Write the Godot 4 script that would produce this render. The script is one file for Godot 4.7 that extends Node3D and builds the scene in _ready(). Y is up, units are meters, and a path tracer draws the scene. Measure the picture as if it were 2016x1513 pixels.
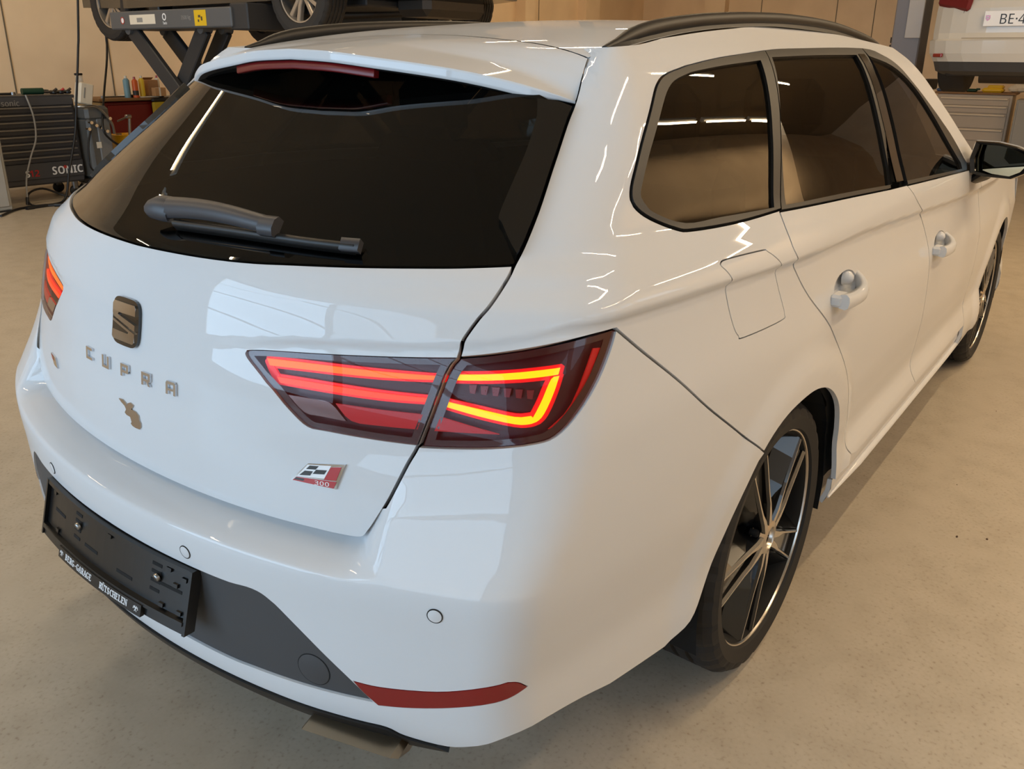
extends Node3D
# A white estate car in a workshop, seen from behind on its right side. Metres; the rear axle stands over the origin, the car points along -z.

var M := {}
var O := {}
var rows := {}
var TB := {}
var names := {}

func _ready() -> void:
	setup()
	tables()
	materials()
	build_room()
	print("room ", Time.get_ticks_msec())
	build_car()
	print("car ", Time.get_ticks_msec())
	build_lift()
	build_left()
	build_right()
	print("all ", Time.get_ticks_msec())


func setup() -> void:
	var cam := Camera3D.new()
	cam.name = "camera"
	cam.projection = Camera3D.PROJECTION_FRUSTUM
	cam.near = 0.05
	cam.far = 120.0
	cam.size = 1513.0 / 1622.0 * cam.near
	cam.frustum_offset = Vector2(0, -90.0 / 1622.0) * cam.near
	cam.transform = Transform3D(Basis.from_euler(Vector3(deg_to_rad(-18.84), deg_to_rad(37.73), deg_to_rad(0.51)), EULER_ORDER_YXZ), Vector3(1.401, 1.357, 1.658))
	add_child(cam)
	cam.current = true
	var we := WorldEnvironment.new()
	we.name = "surroundings"
	var e := Environment.new()
	e.background_mode = Environment.BG_COLOR
	e.background_color = Color(0.75, 0.85, 1.0)
	e.background_energy_multiplier = 1.0
	e.tonemap_mode = Environment.TONE_MAPPER_LINEAR
	e.tonemap_exposure = 0.47
	e.sdfgi_enabled = true
	e.ssao_enabled = true
	e.ssil_enabled = true
	we.environment = e
	add_child(we)

func materials() -> void:
	M.paint = coat(mat(Color(0.81, 0.812, 0.814), 0.35), 0.65, 0.01)
	M.paint.metallic_specular = 0.0
	M.paint_shade = M.paint
	M.paint_cool = M.paint
	M.gloss_black = coat(mat(Color(0.02, 0.02, 0.02), 0.2), 1.0, 0.01)
	M.glass_dark = pane(Color(0.006, 0.007, 0.006), 0.93)
	M.glass_side = pane(Color(0.008, 0.010, 0.009), 0.84)
	M.trim_black = mat(Color(0.085, 0.078, 0.074), 0.5)
	M.black_plastic = mat(Color(0.075, 0.072, 0.07), 0.5)
	M.dark_plastic = mat(Color(0.245, 0.245, 0.25), 0.6)
	M.satin_black = mat(Color(0.06, 0.06, 0.06), 0.32)
	M.rubber_grey = mat(Color(0.20, 0.20, 0.215), 0.45)
	M.cavity = mat(Color(0.03, 0.03, 0.03), 0.9)
	M.upholstery = mat(Color(0.10, 0.10, 0.10), 0.9)
	M.reflector = coat(mat(Color(0.50, 0.01, 0.03), 0.4), 0.4, 0.1)
	M.brake_lens = mat(Color(0.40, 0.012, 0.035), 0.4)
	M.lamp_back = mat(Color(0.20, 0.012, 0.02), 0.35)
	M.lamp_bezel = coat(mat(Color(0.14, 0.008, 0.014), 0.3), 1.0, 0.02)
	M.lamp_lens = pane(Color(0.40, 0.0, 0.012), 0.22)
	M.lamp_lens.metallic_specular = 0.27
	M.lamp_red = glow(Color(1.0, 0.03, 0.03), 0.9)
	M.lamp_red_soft = glow(Color(0.8, 0.05, 0.03), 0.35)
	M.lamp_orange = glow(Color(1.0, 0.42, 0.03), 2.2)
	M.lamp_orange_low = glow(Color(1.0, 0.26, 0.04), 1.8)
	M.lamp_yellow = glow(Color(1.0, 0.76, 0.02), 2.8)
	M.lamp_clear = coat(mat(Color(0.5, 0.42, 0.42), 0.25, 0.6), 1.0, 0.02)
	M.reflector_lit = glow(Color(0.75, 0.05, 0.05), 0.35)
	M.chrome = mat(Color(0.82, 0.82, 0.83), 0.08, 1.0)
	M.chrome_warm = mat(Color(0.74, 0.70, 0.66), 0.22, 1.0)
	M.white_print = mat(Color(0.9, 0.9, 0.9), 0.5)
	M.red_print = coat(mat(Color(0.66, 0.03, 0.07), 0.4))
	M.black_print = coat(mat(Color(0.04, 0.04, 0.04), 0.4))
	M.steel = mat(Color(0.62, 0.62, 0.62), 0.3, 1.0)
	M.exhaust = mat(Color(0.60, 0.52, 0.42), 0.3, 1.0)
	M.mirror = mat(Color(0.8, 0.85, 0.83), 0.0, 1.0)
	M.tyre = mat(Color(0.105, 0.10, 0.098), 0.75)
	M.wheel_black = coat(mat(Color(0.03, 0.03, 0.032), 0.25), 0.7, 0.04)
	M.wheel_barrel = mat(Color(0.025, 0.024, 0.024), 0.9)
	M.machined = mat(Color(0.80, 0.77, 0.73), 0.28, 1.0)
	M.disc = mat(Color(0.22, 0.21, 0.20), 0.5, 1.0)
	M.white_metal = mat(Color(0.86, 0.85, 0.82), 0.5)
	M.tube = glow(Color(1.0, 0.90, 0.74), 12.0)
	M.seam = mat(Color(0.42, 0.38, 0.31), 0.9)
	M.tyre_old = mat(Color(0.16, 0.145, 0.13), 0.8)
	M.alloy = mat(Color(0.72, 0.69, 0.65), 0.35, 0.85)
	M.lift_grey = mat(Color(0.33, 0.335, 0.34), 0.55)
	M.lift_dark = mat(Color(0.16, 0.16, 0.165), 0.6)
	M.car_dark = coat(mat(Color(0.05, 0.048, 0.05), 0.4))
	M.steel_dark = mat(Color(0.28, 0.26, 0.24), 0.5, 0.8)
	M.label_cream = mat(Color(0.86, 0.82, 0.74), 0.7)
	M.label_grey = mat(Color(0.55, 0.54, 0.52), 0.6)
	M.label_yellow = mat(Color(0.86, 0.70, 0.06), 0.5)
	M.chest = mat(Color(0.25, 0.25, 0.26), 0.45)
	M.chest_dark = mat(Color(0.20, 0.20, 0.21), 0.45)
	M.chest_grip = mat(Color(0.52, 0.51, 0.49), 0.35, 0.7)
	M.tool_green = mat(Color(0.07, 0.22, 0.15), 0.5)
	M.tool_blue = mat(Color(0.30, 0.38, 0.52), 0.7)
	M.pale_metal = mat(Color(0.62, 0.61, 0.58), 0.5)
	M.trolley_grey = mat(Color(0.36, 0.36, 0.35), 0.45)
	M.trolley_light = mat(Color(0.45, 0.45, 0.44), 0.4)
	M.brass = mat(Color(0.75, 0.6, 0.35), 0.3, 1.0)
	M.jar_glass = pane(Color(0.8, 0.78, 0.72), 0.35)
	M.wood = mat(Color(0.52, 0.38, 0.22), 0.6)
	M.wood_pale = mat(Color(0.66, 0.56, 0.38), 0.7)
	M.red_metal = mat(Color(0.45, 0.06, 0.06), 0.4)
	M.can_blue = mat(Color(0.44, 0.58, 0.62), 0.4)
	M.can_orange = mat(Color(0.82, 0.36, 0.14), 0.4)
	M.can_yellow = mat(Color(0.88, 0.72, 0.16), 0.5)
	M.can_dark = mat(Color(0.18, 0.16, 0.15), 0.4)
	M.cardboard = mat(Color(0.62, 0.45, 0.28), 0.9)
	M.cardboard_pale = mat(Color(0.72, 0.54, 0.35), 0.9)
	M.bag_yellow = mat(Color(0.72, 0.60, 0.10), 0.7)
	M.drum_yellow = coat(mat(Color(0.88, 0.66, 0.02), 0.4), 0.6, 0.2)
	M.post_grey = mat(Color(0.42, 0.40, 0.40), 0.5)
	M.post_light = mat(Color(0.64, 0.61, 0.58), 0.5)
	M.paint_dull = coat(mat(Color(0.76, 0.74, 0.70), 0.45), 0.6, 0.1)
	M.pale_warm = mat(Color(0.72, 0.67, 0.60), 0.5)
	M.bar_light = mat(Color(0.86, 0.80, 0.70), 0.4)
	M.pale_red = mat(Color(0.70, 0.45, 0.40), 0.5)
	M.grit = mat(Color(0.30, 0.22, 0.16), 0.9)
	M.caliper = mat(Color(0.12, 0.12, 0.12), 0.5)

func tables() -> void:
	TB.ZB = table([0.2, 0.965, 0.25, 0.995, 0.285, 1.022, 0.31, 1.04, 0.36, 1.052, 0.42, 1.056, 0.52, 1.06, 0.595, 1.0645, 0.612, 1.063, 0.63, 1.053, 0.66, 1.037, 0.7, 1.018, 0.75, 1.002, 0.8, 0.991, 0.84, 0.985, 0.9, 0.973, 0.95, 0.963, 1, 0.949, 1.04, 0.931, 1.07, 0.884, 1.1, 0.828, 1.15, 0.748, 1.2, 0.672, 1.25, 0.602, 1.3, 0.535, 1.35, 0.47, 1.42, 0.38])
	TB.A2 = table([0.2, 0.27, 0.6, 0.262, 0.75, 0.275, 0.9, 0.285, 1, 0.3, 1.04, 0.36, 1.07, 0.3, 1.1, 0.2, 1.2, 0.1, 1.4, 0.1])
	TB.A4 = table([0.2, 0.08, 0.6, 0.06, 0.9, 0.1, 0.98, 0.2, 1.04, 0.25, 1.07, 0.42, 1.1, 0.55, 1.2, 0.72, 1.3, 0.66, 1.42, 0.6])
	TB.XM = table([0.18, 0.8, 0.235, 0.862, 0.27, 0.882, 0.31, 0.891, 0.36, 0.89, 0.43, 0.887, 0.5, 0.893, 0.6, 0.902, 0.7, 0.904, 0.8, 0.901, 0.9, 0.893, 0.96, 0.886, 1, 0.879, 1.05, 0.852, 1.1, 0.823, 1.2, 0.768, 1.3, 0.705, 1.36, 0.655, 1.4, 0.606, 1.435, 0.56, 1.46, 0.52])
	TB.SC = table([0.2, 0.12, 0.42, 0.11, 0.6, 0.1, 0.9, 0.12, 1, 0.125, 1.06, 0.125, 1.2, 0.125, 1.4, 0.12])
	TB.SZ0 = table([0.2, -0.1, 0.9, -0.1, 1, -0.12, 1.1, -0.3, 1.4, -0.3])
	TB.KK = table([0.2, 0.05, 0.6, 0.05, 0.9, 0.06, 1, 0.05, 1.1, 0.04, 1.4, 0.035])
	TB.ZT = table([0.56, 0.98, 0.635, 1, 0.66, 1.003, 0.7, 1.0025, 0.75, 0.998, 0.8, 0.99, 0.84, 0.985])
	TB.YR = table([0, 0.915, 0.25, 0.925, 0.42, 0.947, 0.54, 0.956, 0.645, 0.964, 0.73, 0.979, 0.77, 0.99, 0.9, 0.996])
	TB.YS = table([-3.3, 0.85, -2.6, 0.895, -2.17, 0.91, -1.53, 0.924, -0.83, 0.957, -0.35, 0.98, 0.06, 0.989, 0.34, 0.996, 0.6, 0.995, 1, 0.99])
	TB.RC = table([-1.7, 1.4, -1.47, 1.418, -1.2, 1.44, -0.9, 1.454, -0.5, 1.459, -0.2, 1.448, 0, 1.431, 0.21, 1.405, 0.4, 1.387, 0.57, 1.37, 0.65, 1.36])
	TB.RD = table([0, 0, 0.1, 0.0035, 0.22, 0.0165, 0.394, 0.04, 0.476, 0.06, 0.54, 0.082, 0.577, 0.0985, 0.62, 0.12])
	TB.RS = table([-1.7, 0.3, -0.9, 0.24, -0.3, 0.25, 0.15, 0.22, 0.26, 0.27, 0.33, 0.4, 0.38, 0.72, 0.42, 1, 0.6, 1])
	TB.EX = table([-1.6, 0.555, -1.2, 0.57, 0.2, 0.57, 0.28, 0.56, 0.335, 0.545, 0.42, 0.56])
	TB.EY = table([-1.7, 1.375, -1.475, 1.398, -1.235, 1.415, -0.86, 1.434, -0.46, 1.436, -0.155, 1.421, 0.15, 1.395, 0.3, 1.374, 0.37, 1.362])
	TB.LZ = table([0, 0.572, 0.1, 0.57, 0.22, 0.552, 0.394, 0.515, 0.476, 0.48, 0.54, 0.445, 0.577, 0.42, 0.62, 0.38])
	TB.SMZ = table([0, 0.21, 0.2, 0.245, 0.3, 0.275, 0.45, 0.312, 0.54, 0.335, 0.58, 0.345])
	TB.HY = table([2.99, 0.987, 3.05, 1.003, 3.3, 0.985, 3.7, 0.945, 4.1, 0.885, 4.45, 0.8])
	O = {
		"lamp_in": [0.3064, 0.9089, 0.3159, 0.9132, 0.3779, 0.9212, 0.4651, 0.9319, 0.5256, 0.9382, 0.5502, 0.9408, 0.5418, 0.9207, 0.5284, 0.8559, 0.5179, 0.8082, 0.4715, 0.807, 0.4241, 0.8072, 0.4, 0.8083, 0.3787, 0.8299, 0.3507, 0.8664, 0.3122, 0.8985],
		"lamp_out": [0.5532, 0.9404, 0.5836, 0.9468, 0.641, 0.961, 0.6812, 0.9694, 0.7109, 0.9724, 0.7031, 0.9443, 0.6892, 0.9085, 0.6687, 0.8688, 0.6468, 0.8384, 0.625, 0.8278, 0.5887, 0.8175, 0.5509, 0.8114, 0.5211, 0.8076, 0.53, 0.8532, 0.5428, 0.916],
		"bar_in_top": [0.3438, 0.9029, 0.3969, 0.9062, 0.4731, 0.9098, 0.537, 0.9131, 0.5359, 0.9073, 0.4737, 0.9009, 0.3975, 0.8962, 0.35, 0.8927],
		"bar_in_low": [0.3596, 0.8769, 0.3988, 0.8778, 0.475, 0.878, 0.5288, 0.8794, 0.5276, 0.8734, 0.4755, 0.8698, 0.3994, 0.8685, 0.3633, 0.8683],
		"bar_in_side": [0.344, 0.9014, 0.35, 0.8927, 0.3633, 0.8683, 0.3609, 0.8677, 0.3413, 0.8977],
		"bar_out_top": [0.551, 0.9177, 0.5824, 0.9216, 0.625, 0.9291, 0.6516, 0.9323, 0.6498, 0.9233, 0.6253, 0.92, 0.5828, 0.9128, 0.5506, 0.9092],
		"bar_out_side": [0.6432, 0.9178, 0.6508, 0.9213, 0.6454, 0.897, 0.6366, 0.8693, 0.6294, 0.8581, 0.6221, 0.8566, 0.6266, 0.8652, 0.6353, 0.8905],
		"bar_out_low": [0.5428, 0.8765, 0.5749, 0.8701, 0.6081, 0.8633, 0.6242, 0.8659, 0.6294, 0.8581, 0.6222, 0.8544, 0.6084, 0.8533, 0.5753, 0.8601, 0.5411, 0.8697],
		"reverse": [0.3755, 0.8529, 0.4004, 0.853, 0.4229, 0.8518, 0.4412, 0.828, 0.4126, 0.8283, 0.395, 0.8298],
		"refl_in": [0.4283, 0.8524, 0.4764, 0.8534, 0.52, 0.8551, 0.5154, 0.8316, 0.4772, 0.8289, 0.4466, 0.8294],
		"refl_out": [0.5374, 0.8544, 0.5323, 0.8327, 0.5948, 0.8372],
		"lamp_red_side": [0.6951, 0.9501, 0.6868, 0.9519, 0.6637, 0.8801, 0.6406, 0.8477, 0.6545, 0.8546, 0.6735, 0.8922],
		"tg_side": [0.6798, 1.2826, 0.6599, 1.2473, 0.6358, 1.1858, 0.6185, 1.1275, 0.6044, 1.0817, 0.5964, 1.06, 0.5917, 1.0445, 0.5782, 1.0133, 0.5681, 0.9952, 0.5595, 0.9764, 0.5555, 0.9654, 0.5536, 0.9532, 0.5518, 0.9403],
		"tg_low": [0.5518, 0.9403, 0.5418, 0.9207, 0.5284, 0.8559, 0.5179, 0.8082, 0.5088, 0.7793, 0.4998, 0.7458, 0.4922, 0.7181, 0.4824, 0.689, 0.4737, 0.6653, 0.4645, 0.6492, 0.4401, 0.6449, 0.4065, 0.6438, 0.3582, 0.6418, 0.2753, 0.6408],
		"glass_bot": [0.0464, 1.0394, 0.1813, 1.0411, 0.2886, 1.0441, 0.3908, 1.0501, 0.4784, 1.0548, 0.5331, 1.0569, 0.5958, 1.06],
		"fin_in": [0.5938, 1.3041, 0.6005, 1.2574, 0.5895, 1.2076, 0.5765, 1.163, 0.5665, 1.1184, 0.5738, 1.1047, 0.5935, 1.0707],
		"panel_top": [0.0537, 0.5413, 0.2529, 0.5392, 0.334, 0.5396, 0.3681, 0.5435, 0.3868, 0.5327, 0.4075, 0.504, 0.4411, 0.4529, 0.4645, 0.4177, 0.4857, 0.3828],
		"reflector": [0.4661, 0.4175, 0.4945, 0.4191, 0.5481, 0.4345, 0.5849, 0.4535, 0.6107, 0.463, 0.6192, 0.4571, 0.6279, 0.4389, 0.6106, 0.4281, 0.5845, 0.4186, 0.552, 0.402, 0.5179, 0.3876, 0.49, 0.3786, 0.4758, 0.3987],
		"lip_top": [0.3417, 0.3232, 0.4078, 0.3217, 0.467, 0.3316, 0.4944, 0.333, 0.5107, 0.3172, 0.5539, 0.3117],
		"bq_seam": [0.7109, 0.972, 0.7512, 0.9227, 0.8085, 0.8598, 0.8711, 0.7907, 0.9468, 0.7215, 1.0523, 0.6312],
		"rear_door_seam": [1.1937, 1.0706, 1.1786, 1.0368, 1.1701, 1.0114, 1.183, 0.9881, 1.188, 0.9693, 1.2611, 0.895, 1.3742, 0.808, 1.4615, 0.7292, 1.5357, 0.648, 1.586, 0.5632, 1.6553, 0.459, 1.6798, 0.3972, 1.7149, 0.3632],
		"mid_seam": [2.0512, 1.0356, 2.1057, 0.9898, 2.1974, 0.9366, 2.2685, 0.8784, 2.3096, 0.8104, 2.3311, 0.7192, 2.3575, 0.5932, 2.3732, 0.4944, 2.3667, 0.4058, 2.4079, 0.3509],
		"quarter_frame": [1.1995, 1.0765, 1.0279, 1.0743, 0.8894, 1.0777, 0.848, 1.0841, 0.7942, 1.1066, 0.7664, 1.1281, 0.7632, 1.1497, 0.7807, 1.1826, 0.8194, 1.2347, 0.879, 1.2902, 0.9216, 1.3159, 0.9784, 1.3302, 1.0919, 1.3424, 1.2528, 1.359, 1.4977, 1.3749],
		"door_top": [1.4977, 1.3749, 1.6822, 1.3814, 2.2945, 1.3903, 2.4438, 1.3713, 2.5234, 1.3399, 2.58, 1.2873, 2.696, 1.1883, 2.7861, 1.1091, 2.8259, 1.0259],
		"belt_bottom": [1.1962, 1.0741, 1.4987, 1.0619, 2.049, 1.0345, 2.7866, 1.0047],
		"quarter_glass": [1.4258, 1.3532, 1.2261, 1.3422, 1.0633, 1.3272, 0.9713, 1.312, 0.9023, 1.278, 0.8255, 1.2095, 0.7831, 1.15, 0.7845, 1.1314, 0.804, 1.1131, 0.8734, 1.0887, 0.9806, 1.0866, 1.176, 1.0819],
		"rear_glass_side": [1.5009, 1.3598, 1.7958, 1.3659, 2.1649, 1.3695, 2.0689, 1.2554, 1.9165, 1.0495, 1.512, 1.0711, 1.2258, 1.081, 1.3365, 1.2137],
		"corner_piece": [1.3724, 1.2523, 1.3586, 1.1719, 1.3226, 1.0778, 1.2258, 1.081],
		"front_glass": [2.2718, 1.3687, 2.4462, 1.3401, 2.5601, 1.2785, 2.655, 1.1664, 2.7421, 1.033, 2.7264, 1.0152, 2.0525, 1.0446, 2.1279, 1.1944],
		"fuel": [0.9188, 1.0258, 0.9413, 1.0292, 1.0553, 1.0259, 1.0707, 1.0214, 1.0964, 1.0026, 1.1139, 0.9858, 1.1031, 0.9738, 1.1274, 0.9121, 1.1331, 0.8887, 1.1194, 0.8787, 0.9765, 0.8817, 0.9589, 0.8893, 0.9447, 0.9142, 0.9284, 0.9766, 0.9363, 0.9934, 0.9261, 1.0107, 0.9171, 1.0204],
		"sticker": [-0.0187, 0.7606, -0.0049, 0.7622, 0.0075, 0.7579, 0.0099, 0.7537, 0.0127, 0.7592, 0.0213, 0.7627, 0.0321, 0.7604, 0.0297, 0.7551, 0.0245, 0.7509, 0.0396, 0.7501, 0.0492, 0.745, 0.0504, 0.7368, 0.0551, 0.7324, 0.0553, 0.7248, 0.0509, 0.7198, 0.0377, 0.719, 0.0277, 0.7201, 0.0218, 0.7234, 0.0249, 0.7271, 0.0203, 0.7355, 0.0082, 0.736, 0.002, 0.7392, 0.007, 0.7463, 0.002, 0.7517, -0.0103, 0.7561],
		"badge": [0.4053, 0.7526, 0.446, 0.7627, 0.4379, 0.7218, 0.3871, 0.7207],
		"badge_red": [0.4308, 0.7543, 0.4421, 0.7577, 0.4376, 0.7355, 0.4242, 0.7325],
		"badge_b1": [0.4076, 0.7501, 0.4176, 0.7521, 0.4144, 0.7457, 0.4039, 0.7435],
		"badge_b2": [0.4151, 0.7459, 0.4269, 0.7485, 0.4244, 0.7414, 0.4116, 0.7382],
		"badge_b3": [0.4026, 0.7404, 0.4116, 0.7421, 0.409, 0.7346, 0.3969, 0.7317],
		"badge_low": [0.3921, 0.7279, 0.4403, 0.7344, 0.4374, 0.7223, 0.3876, 0.7208],
	}

# ---------------------------------------------------------------- helpers: nodes
func numbered(called: String) -> String:
	var n: int = names.get(called, 0)
	names[called] = n + 1
	return called if n == 0 else "%s_%03d" % [called, n]

func thing(called: String, label: String, category: String, at := Vector3.ZERO, turn := 0.0, group := "") -> Node3D:
	var o := Node3D.new()
	o.name = numbered(called)
	add_child(o)
	o.position = at
	o.rotation.y = turn
	tag(o, label, category, group)
	return o

func tag(o: Node, label: String, category := "", group := "") -> void:
	o.set_meta("label", label)
	if category: o.set_meta("category", category)
	if group: o.set_meta("group", group)

func part(called: String, mesh: Mesh, m: Material, parent: Node, at := Transform3D.IDENTITY) -> MeshInstance3D:
	var o := MeshInstance3D.new()
	o.name = called if parent != self else numbered(called)
	o.mesh = mesh
	o.material_override = m
	o.transform = at
	parent.add_child(o, true)
	return o

func struct(called: String, mesh: Mesh, m: Material, at := Transform3D.IDENTITY) -> MeshInstance3D:
	var o := part(called, mesh, m, self, at)
	o.set_meta("kind", "structure")
	return o

func tp(x: float, y: float, z: float, turn := 0.0) -> Transform3D:
	return Transform3D(Basis(Vector3.UP, turn), Vector3(x, y, z))

# ---------------------------------------------------------------- helpers: materials
func mat(c: Color, rough := 0.6, metal := 0.0) -> StandardMaterial3D:
	var m := StandardMaterial3D.new()
	m.albedo_color = c
	m.roughness = rough
	m.metallic = metal
	return m

func coat(m: StandardMaterial3D, amount := 1.0, rough := 0.03) -> StandardMaterial3D:
	m.clearcoat_enabled = true
	m.clearcoat = amount
	m.clearcoat_roughness = rough
	return m

func glow(c: Color, e: float) -> StandardMaterial3D:
	var m := mat(c, 0.4)
	m.emission_enabled = true
	m.emission = c
	m.emission_energy_multiplier = e
	return m

func pane(c: Color, alpha: float, rough := 0.0) -> StandardMaterial3D:
	var m := mat(Color(c.r, c.g, c.b, alpha), rough)
	m.transparency = BaseMaterial3D.TRANSPARENCY_ALPHA
	return m

func noise_tex(size: int, freq: float, seed_: int, ramp: Array, octaves := 4, kind := FastNoiseLite.TYPE_SIMPLEX_SMOOTH) -> NoiseTexture2D:
	var n := FastNoiseLite.new()
	n.noise_type = kind
	n.seed = seed_
	n.frequency = freq
	n.fractal_octaves = octaves
	var t := NoiseTexture2D.new()
	t.width = size
	t.height = size
	t.seamless = true
	t.noise = n
	var g := Gradient.new()
	var off := PackedFloat32Array()
	var col := PackedColorArray()
	for k in ramp:
		off.append(k[0])
		col.append(k[1])
	g.offsets = off
	g.colors = col
	t.color_ramp = g
	return t

# ---------------------------------------------------------------- helpers: meshes
class Tris:
	var v := PackedVector3Array()
	var n := PackedVector3Array()
	func tri(a: Vector3, b: Vector3, c: Vector3, na: Vector3, nb: Vector3, nc: Vector3) -> void:
		# a, b, c run counter-clockwise seen from outside
		v.append_array([a, c, b])
		n.append_array([na, nc, nb])
	func quad(a: Vector3, b: Vector3, c: Vector3, d: Vector3) -> void:
		var m := (b - a).cross(d - a)
		if m.length_squared() < 1e-16: m = (c - b).cross(d - b)
		m = m.normalized()
		tri(a, b, c, m, m, m)
		tri(a, c, d, m, m, m)
	func quadn(a: Vector3, b: Vector3, c: Vector3, d: Vector3, na: Vector3, nb: Vector3, nc: Vector3, nd: Vector3) -> void:
		tri(a, b, c, na, nb, nc)
		tri(a, c, d, na, nc, nd)
	func add(o: Tris, t := Transform3D.IDENTITY) -> void:
		for k in o.v.size():
			v.append(t * o.v[k])
			n.append((t.basis * o.n[k]).normalized())
	func mirrored() -> Tris:
		var r := Tris.new()
		for k in range(0, v.size(), 3):
			for j in [0, 2, 1]:
				r.v.append(v[k + j] * Vector3(-1, 1, 1))
				r.n.append(n[k + j] * Vector3(-1, 1, 1))
		return r
	func mesh() -> ArrayMesh:
		var a := []
		a.resize(Mesh.ARRAY_MAX)
		a[Mesh.ARRAY_VERTEX] = v
		a[Mesh.ARRAY_NORMAL] = n
		var m := ArrayMesh.new()
		if v.size(): m.add_surface_from_arrays(Mesh.PRIMITIVE_TRIANGLES, a)
		return m

# a box with chamfered edges, centred
func box(sx: float, sy: float, sz: float, ch := 0.0) -> Tris:
	var t := Tris.new()
	var h := Vector3(sx, sy, sz) * 0.5
	ch = minf(ch, minf(h.x, minf(h.y, h.z)) * 0.8)
	var c := h - Vector3(ch, ch, ch)
	var ax := [Vector3(1, 0, 0), Vector3(0, 1, 0), Vector3(0, 0, 1)]
	for k in 3:
		for s in [-1.0, 1.0]:
			var nn: Vector3 = ax[k] * s
			var a: Vector3 = ax[(k + 1) % 3]
			var b: Vector3 = ax[(k + 2) % 3]
			if s < 0: b = -b
			var p: Vector3 = nn * h[k]
			var ea: Vector3 = a * c[(k + 1) % 3]
			var eb: Vector3 = b * c[(k + 2) % 3]
			t.quad(p - ea - eb, p + ea - eb, p + ea + eb, p - ea + eb)
	if ch > 0.0:
		for k in 3:
			var i := (k + 1) % 3
			var j := (k + 2) % 3
			for s1 in [-1.0, 1.0]:
				for s2 in [-1.0, 1.0]:
					var e: Vector3 = ax[k] * c[k]
					var p1: Vector3 = ax[i] * h[i] * s1 + ax[j] * c[j] * s2
					var p2: Vector3 = ax[i] * c[i] * s1 + ax[j] * h[j] * s2
					if (p2 - p1).cross(-e).dot(p1 + p2) > 0: t.quad(p1 + e, p2 + e, p2 - e, p1 - e)
					else: t.quad(p1 - e, p2 - e, p2 + e, p1 + e)
		for s1 in [-1.0, 1.0]:
			for s2 in [-1.0, 1.0]:
				for s3 in [-1.0, 1.0]:
					var px := Vector3(h.x * s1, c.y * s2, c.z * s3)
					var py := Vector3(c.x * s1, h.y * s2, c.z * s3)
					var pz := Vector3(c.x * s1, c.y * s2, h.z * s3)
					var nn := Vector3(s1, s2, s3).normalized()
					if s1 * s2 * s3 > 0: t.tri(px, py, pz, nn, nn, nn)
					else: t.tri(px, pz, py, nn, nn, nn)
	return t

func bx(sx: float, sy: float, sz: float, ch := 0.0) -> ArrayMesh:
	return box(sx, sy, sz, ch).mesh()

# profile [[radius, height], ...] turned about y; smooth where the profile bends little
func lathe(prof: Array, seg := 24, sharp := 0.7) -> Tris:
	var t := Tris.new()
	var np := prof.size()
	var fn := []
	for i in np - 1:
		var d := Vector2(prof[i + 1][0] - prof[i][0], prof[i + 1][1] - prof[i][1])
		fn.append(Vector2(d.y, -d.x).normalized())
	for i in np - 1:
		var n0: Vector2 = fn[i]
		var n1: Vector2 = fn[i]
		if i > 0 and fn[i - 1].dot(fn[i]) > sharp: n0 = (fn[i - 1] + fn[i]).normalized()
		if i < np - 2 and fn[i + 1].dot(fn[i]) > sharp: n1 = (fn[i + 1] + fn[i]).normalized()
		for k in seg:
			var a0 := TAU * k / seg
			var a1 := TAU * (k + 1) / seg
			var c0 := Vector3(cos(a0), 0, -sin(a0))
			var c1 := Vector3(cos(a1), 0, -sin(a1))
			var y0 := Vector3(0, prof[i][1], 0)
			var y1 := Vector3(0, prof[i + 1][1], 0)
			t.quadn(c0 * prof[i][0] + y0, c1 * prof[i][0] + y0, c1 * prof[i + 1][0] + y1, c0 * prof[i + 1][0] + y1,
				c0 * n0.x + Vector3(0, n0.y, 0), c1 * n0.x + Vector3(0, n0.y, 0), c1 * n1.x + Vector3(0, n1.y, 0), c0 * n1.x + Vector3(0, n1.y, 0))
	return t

func cyl(r: float, h: float, seg := 20, ch := 0.0) -> Tris:
	if ch <= 0.0: return lathe([[0.0, -h / 2], [r, -h / 2], [r, h / 2], [0.0, h / 2]], seg)
	return lathe([[0.0, -h / 2], [r - ch, -h / 2], [r, -h / 2 + ch], [r, h / 2 - ch], [r - ch, h / 2], [0.0, h / 2]], seg)

func along(a: Vector3, b: Vector3) -> Transform3D:   # y axis from a to b, centred
	var y := (b - a).normalized()
	var x := y.cross(Vector3.FORWARD if absf(y.z) < 0.9 else Vector3.RIGHT).normalized()
	return Transform3D(Basis(x, y, x.cross(y)), (a + b) * 0.5)

func rod(a: Vector3, b: Vector3, r: float, seg := 12) -> Tris:
	var t := Tris.new()
	t.add(cyl(r, a.distance_to(b), seg), along(a, b))
	return t

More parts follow.
